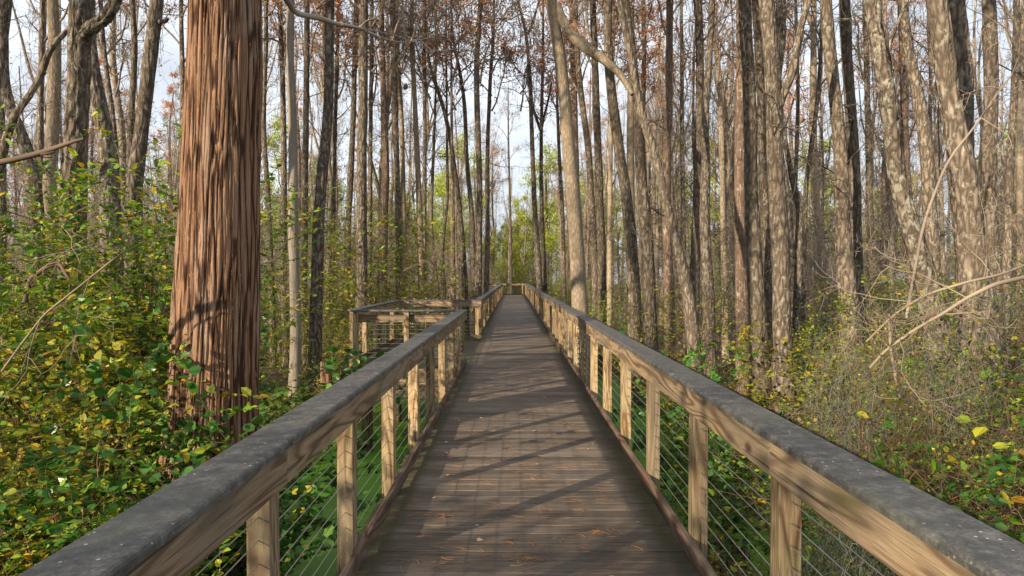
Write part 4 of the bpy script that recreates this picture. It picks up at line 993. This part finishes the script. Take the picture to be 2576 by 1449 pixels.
# ---- stumps
def stump(label,xd,Y,r,h,seed):
    p=at(xd,0,Y); base=np.array([p[0],Y,float(gz(p[0],Y))-.05]); base[2]=max(base[2],WATER-.1)
    rng=np.random.RandomState(seed); t=thing('tree_stump',label,'stump',base)
    n=64; k=30; a=np.arange(n)*2*math.pi/n; zz=np.linspace(0,1,k)
    jag=1+.25*lat(seed,9,2)(a/(2*math.pi)*9,np.zeros(n))+.28*lat(seed+1,23,2)(a/(2*math.pi)*23,np.zeros(n))-.3
    l=lat(seed+2,16,3)
    V=[];
    for z in zz:
        R0=r*(1+1.1*(1-z)**3); rr=R0*(1+.28*(l(a/(2*math.pi)*16,np.full(n,z*1.5))-.5)+.12*np.sin(a*5+seed)*(1-z))
        V.append(np.c_[np.cos(a)*rr,np.sin(a)*rr,z*h*jag])
    for s in (.8,.55,.3): V.append(np.c_[np.cos(a)*r*s,np.sin(a)*r*s,h*jag*(.6+.35*s)-.05])
    V=np.concatenate(V); kk=k+3
    i=np.arange(kk-1)[:,None]*n; j=np.arange(n)[None,:]; j2=(j+1)%n
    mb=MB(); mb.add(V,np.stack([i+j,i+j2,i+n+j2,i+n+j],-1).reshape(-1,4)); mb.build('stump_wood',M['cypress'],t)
    mb=MB()
    for q in range(9):
        a0=rng.uniform(0,6.28); c,s=math.cos(a0),math.sin(a0)
        P=np.array([[c*r,s*r,h*.35],[c*r*1.7,s*r*1.7,h*.12],[c*r*2.4,s*r*2.4,.02],[c*r*3.1,s*r*3.1,-.1]])
        L=smooth_path(P,10,1); mb.tube(L,np.linspace(.06,.02,10),6)
    mb.build('roots',M['cypress'],t)
stump('rotten red brown stump with spreading roots left of the lookout bay',832,14.5,.28,1.45,3)
stump('broken orange brown stump at the foot of the lit pale trunk on the right',1865,11.5,.17,1.2,8)
stump('jagged stump in the middle of the right brush',2180,10.5,.12,1.0,12)
stump('low broken stump on the bank under the right railing',1830,7.0,.22,.55,15)

# ---- hanging moss and brush tangles
def moss_clump(label,xd,yd,Y,rad,n,seed):
    p=at(xd,yd,Y); t=MB(); strands(t,np.random.RandomState(seed),(0,0,0),rad,n,(.12,.5),.0024)
    o=t.build('hanging_moss',M['moss'],None,p); tag(o,label,'moss',kind='stuff')
moss_clump('grey curly moss tangled in the brush beside the double leaning trunk',2100,1000,6.6,(.30,.25,.22),240,1)
moss_clump('grey moss heap on dead twigs above the middle of the right handrail',2140,1060,6.0,(.22,.2,.16),180,2)
moss_clump('grey moss hanging before the base of the lichened leaning trunk',2300,900,6.6,(.25,.2,.3),220,3)
moss_clump('grey moss strands under the near end of the right railing',2180,1390,3.9,(.22,.3,.14),300,4)
moss_clump('grey moss veil on the twigs at the right picture edge',2460,760,6.2,(.45,.3,.15),180,5)
moss_clump('grey moss around the large right trunk base',2420,1000,6.0,(.22,.2,.35),220,6)
moss_clump('grey moss patch at the foot of the twin grey trunks',2140,900,8.2,(.3,.3,.25),300,7)

# ---- background forest: prototypes then copies
def bg_proto(seed,H,r,mat,cr,tw):
    rng=np.random.RandomState(seed)
    t=thing('background_tree','x','tree',(0,0,0))
    k=8; z=np.linspace(-.3,H,k); x=np.cumsum(rng.normal(0,.16,k)); y=np.cumsum(rng.normal(0,.16,k)); x-=x[0];y-=y[0]
    rad=np.linspace(r*1.25,r*.3,k); rad[0]*=1.25
    Q=smooth_path(np.c_[x,y,z,rad],44,1); mb=MB(); trunk_mesh(mb,Q[:,:3],Q[:,3],9,seed,lump=.14)
    # one or two forks
    for q in range(rng.randint(1,3)):
        i=rng.randint(16,30); a=rng.uniform(0,6.28); p=Q[i,:3]; L=rng.uniform(4,8)
        kk=6; P=[p]; d=np.array([math.cos(a)*.45,math.sin(a)*.45,1.])
        for s in range(kk): d=d+rng.normal(0,.12,3)+np.array([-d[0]*.12,-d[1]*.12,.05]); P.append(P[-1]+d/np.linalg.norm(d)*L/kk)
        mb.tube(np.array(P),np.linspace(Q[i,3]*.75,.02,kk+1),7,False)
    mb.build('trunk',M[mat],t)
    add_crown(t,CR[cr],(x[-3],y[-3],H-10.5),1.0,0)
    add_crown(t,TW[tw],(x[2]*.6,y[2]*.6,3.4),1.0,1.0)
    return t
PR=[bg_proto(301,20,.15,'bark_far',0,0),bg_proto(302,22,.19,'bark',3,1),bg_proto(303,18,.12,'bark_far',1,2),bg_proto(304,21,.16,'bark_pale',2,0),
    bg_proto(305,23,.17,'bark_brown',4,2),bg_proto(306,19,.11,'bark_far',5,1),bg_proto(307,20,.14,'bark_dark',0,2)]
rng=random.Random(21)
used=[(at(p[-1][0],0,Y)[0],Y) for (_,_,Y,p,_) in T]
def zone(X,Y):
    u=X/Y
    s='far left of the picture' if u<-.45 else 'left of the boardwalk' if u<-.06 else 'beyond the boardwalk end' if u<.06 else 'right of the boardwalk' if u<.42 else 'toward the right picture edge'
    d='deep in the forest' if Y>55 else 'in the middle distance'
    return s,d
cnt=[0]*len(PR)
first=[True]*len(PR)
def place_bg(k,X,Y,sc,lab,grp):
    z=-1.55; rz=rng.uniform(0,6.28)
    if first[k]:
        o=PR[k]; o.location=(X,Y,z); o.rotation_euler=(0,0,rz); o.scale=(sc,sc,sc); o['label']=lab; o['group']=grp; first[k]=False
    else: dup(PR[k],(X,Y,z),rz,sc,lab,grp,(rng.gauss(0,.02),rng.gauss(0,.02)))
n=0
while n<185:
    Y=27+68*rng.random()**.9; X=rng.uniform(-.88,.88)*Y
    if abs(X)<4.3+ (0 if Y<60 else -2.2): continue
    if any((X-a)**2+(Y-b)**2<1.3 for a,b in used): continue
    used.append((X,Y)); k=rng.choice([0,1,2,3,4,5,6,2,5,0,3]); s,d=zone(X,Y)
    place_bg(k,X,Y,rng.uniform(.8,1.15),'slender bare background tree %s, %s'%(d,s),'background trees %s %s'%(d,s)); n+=1
n=0
while n<60:
    Y=rng.uniform(42,95); X=rng.uniform(-.85,.85)*Y
    if abs(X)<3.6: continue
    s,d=zone(X,Y); k=rng.choice([2,5,0,3])
    z=-1.55; dup(PR[k],(X,Y,z),rng.uniform(0,6.28),(.55,.55,rng.uniform(.75,.98)),'very thin pale tree %s, %s'%(d,s),'very thin trees %s %s'%(d,s),(rng.gauss(0,.02),rng.gauss(0,.02))); n+=1
n=0
while n<22:
    Y=rng.uniform(62,112); X=rng.uniform(-.085,.085)*Y
    if any((X-a)**2+(Y-b)**2<1.0 for a,b in used): continue
    used.append((X,Y)); k=rng.choice([0,2,4,5,6]); place_bg(k,X,Y,rng.uniform(.4,.8),'thin bare tree standing beyond the bend, in the gap above the boardwalk end','thin trees beyond the boardwalk bend'); n+=1
for i in range(26):
    Y=rng.uniform(60.5,84); X=rng.uniform(-.12,.12)*Y
    put_shrub(SP[rng.choice(['midfar','midyel','midbrown','midbrown'])],X,Y,rng.uniform(.9,1.5),label='brush closing the view just beyond the boardwalk end',group='brush beyond the boardwalk end')
# forest behind and beside the camera (it throws the dappled shade)
n=0; rng=random.Random(99)
while n<17:
    X=rng.uniform(-42,10); Y=rng.uniform(-42,16)
    if abs(X-Y+8.75)<2.6: continue
    if abs(X)<3 or (Y>1 and abs(X)<abs(Y)*.86+1.5) or (X*X+Y*Y<16): continue
    if any((X-a)**2+(Y-b)**2<2.5 for a,b in used): continue
    used.append((X,Y)); k=rng.choice([0,3,5,6]); place_bg(k,X,Y,rng.uniform(.85,1.15),'bare tree standing outside the picture beside or behind the viewer','trees outside the picture'); n+=1

# ---- far pines with green crowns closing the view
def pine_proto(seed,H):
    rng=np.random.RandomState(seed); t=thing('pine_tree','x','tree',(0,0,0))
    P=smooth_path(np.array([[0,0,-.3,.26],[.2,.1,H*.4,.2],[.1,.3,H*.8,.13],[.1,.2,H,.03]]),30,1)
    mb=MB(); trunk_mesh(mb,P[:,:3],P[:,3],8,seed,lump=.1); mb.build('trunk',M['bark_brown'],t)
    mb=MB(); lf=MB(); 
    for i in range(22):
        z=H*rng.uniform(.25,1.0); a=rng.uniform(0,6.28); L=3.4*(1.35-z/H)*rng.uniform(.7,1.3)+.6
        rec=[]; grow(mb,rng,(.1,.2,z),(math.cos(a),math.sin(a),.35),L,.045,0,1,rec,(6,),.3,.05,3,.8)
        for Pq,d in rec:
            for c in Pq[2:]:
                m=14; lp=c+rng.normal(0,.22,(m,3)); add_leaves(lf,lp,rng.normal(0,1,(m,3))+np.array([0,0,.3]),rng.uniform(.22,.42,m),'slim',.3,rng)
    mb.build('branches',M['twig'],t); lf.build('foliage',M['leaf_pine'],t,smooth=False); return t
pp=[pine_proto(401,17),pine_proto(402,20),pine_proto(403,14)]
pf=[True]*3
n=0
while n<120:
    Y=rng.uniform(74,135); X=rng.uniform(-.85,.85)*Y; k=rng.choice([0,1,2]); sc=rng.uniform(.55,1.1)
    if abs(X/Y)<.03: sc*=.7
    lab='yellow green pine closing the view behind the bare forest'; grp='far green pines'
    if pf[k]: o=pp[k]; o.location=(X,Y,-1.5); o.scale=(sc,)*3; o['label']=lab; o['group']=grp; pf[k]=False
    else: dup(pp[k],(X,Y,-1.5),rng.uniform(0,6.28),sc,lab,grp)
    n+=1

for i in range(13):
    Y=rng.uniform(76,120); X=rng.uniform(-.06,.05)*Y
    dup(pp[rng.choice([0,1,2])],(X,Y,-1.5),rng.uniform(0,6.28),rng.uniform(.32,.62),'small yellow green pine in the gap above the boardwalk end','small pines beyond the boardwalk end')
# ------------------------------------------------------------------ litter
rr=np.random.RandomState(77)
mb=MB()
for i in range(430):
    y=2.6+13*rr.rand()**1.6; x=rr.uniform(-.8,1.0)
    L=rr.uniform(.04,.13); a=rr.uniform(0,6.28) if rr.rand()<.5 else rr.normal(0,.35); k=5; cv=rr.normal(0,.35)
    P=[np.array([x,y,.004])]
    for q in range(k): a+=cv; P.append(P[-1]+np.array([math.cos(a)*L/k,math.sin(a)*L/k,rr.uniform(-.001,.0012)]))
    mb.tube(np.array(P)+[0,0,.0015],.0011 if rr.rand()<.8 else .0018,3,False)
for c in [(-.35,3.0),(-.28,3.2),(.05,3.35),(.8,3.6),(.55,4.3),(-.5,4.6),(.1,3.9)]:
    for i in range(16):
        a=rr.uniform(0,6.28); L=rr.uniform(.03,.09); p=np.array([c[0]+rr.normal(0,.03),c[1]+rr.normal(0,.02),.006])
        mb.tube(np.array([p,p+[math.cos(a)*L*.5,math.sin(a)*L*.3,.006],p+[math.cos(a+.4)*L,math.sin(a+.4)*L*.6,.002]]),.0012,3,False)
tag(mb.build('pine_needles',M['needle']),'orange brown needles scattered over the boardwalk planks','needles',kind='stuff')
# ground litter: sticks
mb=MB()
for i in range(900):
    x=rr.uniform(-9,9); y=rr.uniform(1.5,16)
    if abs(x)<1.0: continue
    z=max(float(gz(x,y)),WATER)+.02; L=rr.uniform(.15,.9); a=rr.uniform(0,6.28); k=5; P=[np.array([x,y,z])]
    if gz(x,y)<WATER and rr.rand()<.93: continue
    for q in range(k): a+=rr.normal(0,.25); P.append(P[-1]+np.array([math.cos(a)*L/k,math.sin(a)*L/k,rr.normal(.006,.02)]))
    mb.tube(np.array(P),rr.uniform(.003,.012),4,False)
tag(mb.build('fallen_sticks',M['twig']),'dead sticks littering the swamp bank on both sides','sticks',kind='stuff')
mb=MB(); m=15000; P=np.c_[rr.uniform(-14,14,m),rr.uniform(1,24,m),np.zeros(m)]; g=gz(P[:,0],P[:,1]); P[:,2]=np.maximum(g,WATER)+.012
keep=(g>WATER)|(rr.rand(m)<.06); P=P[keep]; D=rr.normal(0,1,(len(P),3)); D[:,2]*=.25
add_leaves(mb,P,D,rr.uniform(.04,.1,len(P)),'broad',1.2,rr)
tag(mb.build('leaf_litter',M['leaf_brown'],smooth=False),'brown dead leaves covering the muddy bank','leaf litter',kind='stuff')
# individual fallen leaves on the planks
def fl_mesh(seed):
    m=MB(); r2=np.random.RandomState(seed); T_,F_=leaf_template('round'); T_=T_.copy(); T_[:,2]+=r2.uniform(0,.25,6); T_[:,2]-=T_[:,2].min(); m.add(T_*.055,F_); return m.mesh('fallen_leaf',M['litterleaf'],False)
fm=[fl_mesh(i) for i in range(4)]
for i in range(46):
    y=3.0+16*rr.rand()**1.3; x=rr.uniform(-.75,.95)
    o=obj('fallen_leaf',fm[i%4],None,(x,y,.004)); o.rotation_euler=(0,0,rr.uniform(0,6.28)); sc=rr.uniform(.35,.9); o.scale=(sc,)*3
    tag(o,'small curled dry leaf lying on the boardwalk planks','leaf','dry leaves on the planks')
o=obj('fallen_leaf',fm[1],None,(XR+.09,5.78,1.074)); o.rotation_euler=(0,0,1); tag(o,'red brown leaf lying on the right handrail','leaf')
o=obj('fallen_leaf',fm[2],None,(-.31,3.55,.004)); o.rotation_euler=(0,0,2.2); o.scale=(1.2,)*3; tag(o,'largest pinkish dry leaf among needles in the foreground','leaf')

# ------------------------------------------------------------------ light, sky, camera
sc=bpy.context.scene
w=bpy.data.worlds.new('World'); sc.world=w; w.use_nodes=True; nt=w.node_tree; bg=nt.nodes['Background']
sky=nt.nodes.new('ShaderNodeTexSky'); sky.sky_type='NISHITA'; sky.sun_disc=False
EL=R(19.8); AZ=R(225)
sky.sun_elevation=EL; sky.sun_rotation=AZ; sky.air_density=1.0; sky.dust_density=1.6; sky.ozone_density=1.0
tc=nt.nodes.new('ShaderNodeTexCoord'); mp=nt.nodes.new('ShaderNodeMapping'); mp.inputs['Scale'].default_value=(1,1,2.2)
nt.links.new(tc.outputs['Generated'],mp.inputs[0]); nz=nt.nodes.new('ShaderNodeTexNoise'); nz.inputs['Scale'].default_value=2.6; nz.inputs['Detail'].default_value=7; nz.inputs['Roughness'].default_value=.6
nt.links.new(mp.outputs[0],nz.inputs['Vector'])
rp=ramp(nt,[(.35,.6),(.62,.95)],nz.outputs['Fac'])
c=mixc(nt,rp.outputs[0],sky.outputs[0],(12.6,13.4,14.6))
nt.links.new(c,bg.inputs['Color']); bg.inputs['Strength'].default_value=.05
sun=bpy.data.lights.new('sun','SUN'); sun.energy=5.0; sun.angle=R(.6); sun.color=(1,.85,.64)
so=bpy.data.objects.new('sun',sun); COL.objects.link(so)
from mathutils import Vector
dirv=Vector((1,1,-.51)); so.rotation_euler=dirv.to_track_quat('-Z','Y').to_euler()
cam=bpy.data.cameras.new('camera'); cam.sensor_width=36; cam.lens=F0/3840*36; cam.clip_end=1000; cam.clip_start=.05
co=bpy.data.objects.new('camera',cam); COL.objects.link(co); co.location=(0,0,EYE)
co.rotation_euler=(R(90)-math.atan(44/F0),0,math.atan(4/F0)); sc.camera=co
vs=sc.view_settings; vs.view_transform='Standard'; vs.look='None'; vs.exposure=.88; vs.gamma=1
sc.cycles.max_bounces=4; sc.cycles.diffuse_bounces=2; sc.cycles.glossy_bounces=1; sc.cycles.transmission_bounces=2
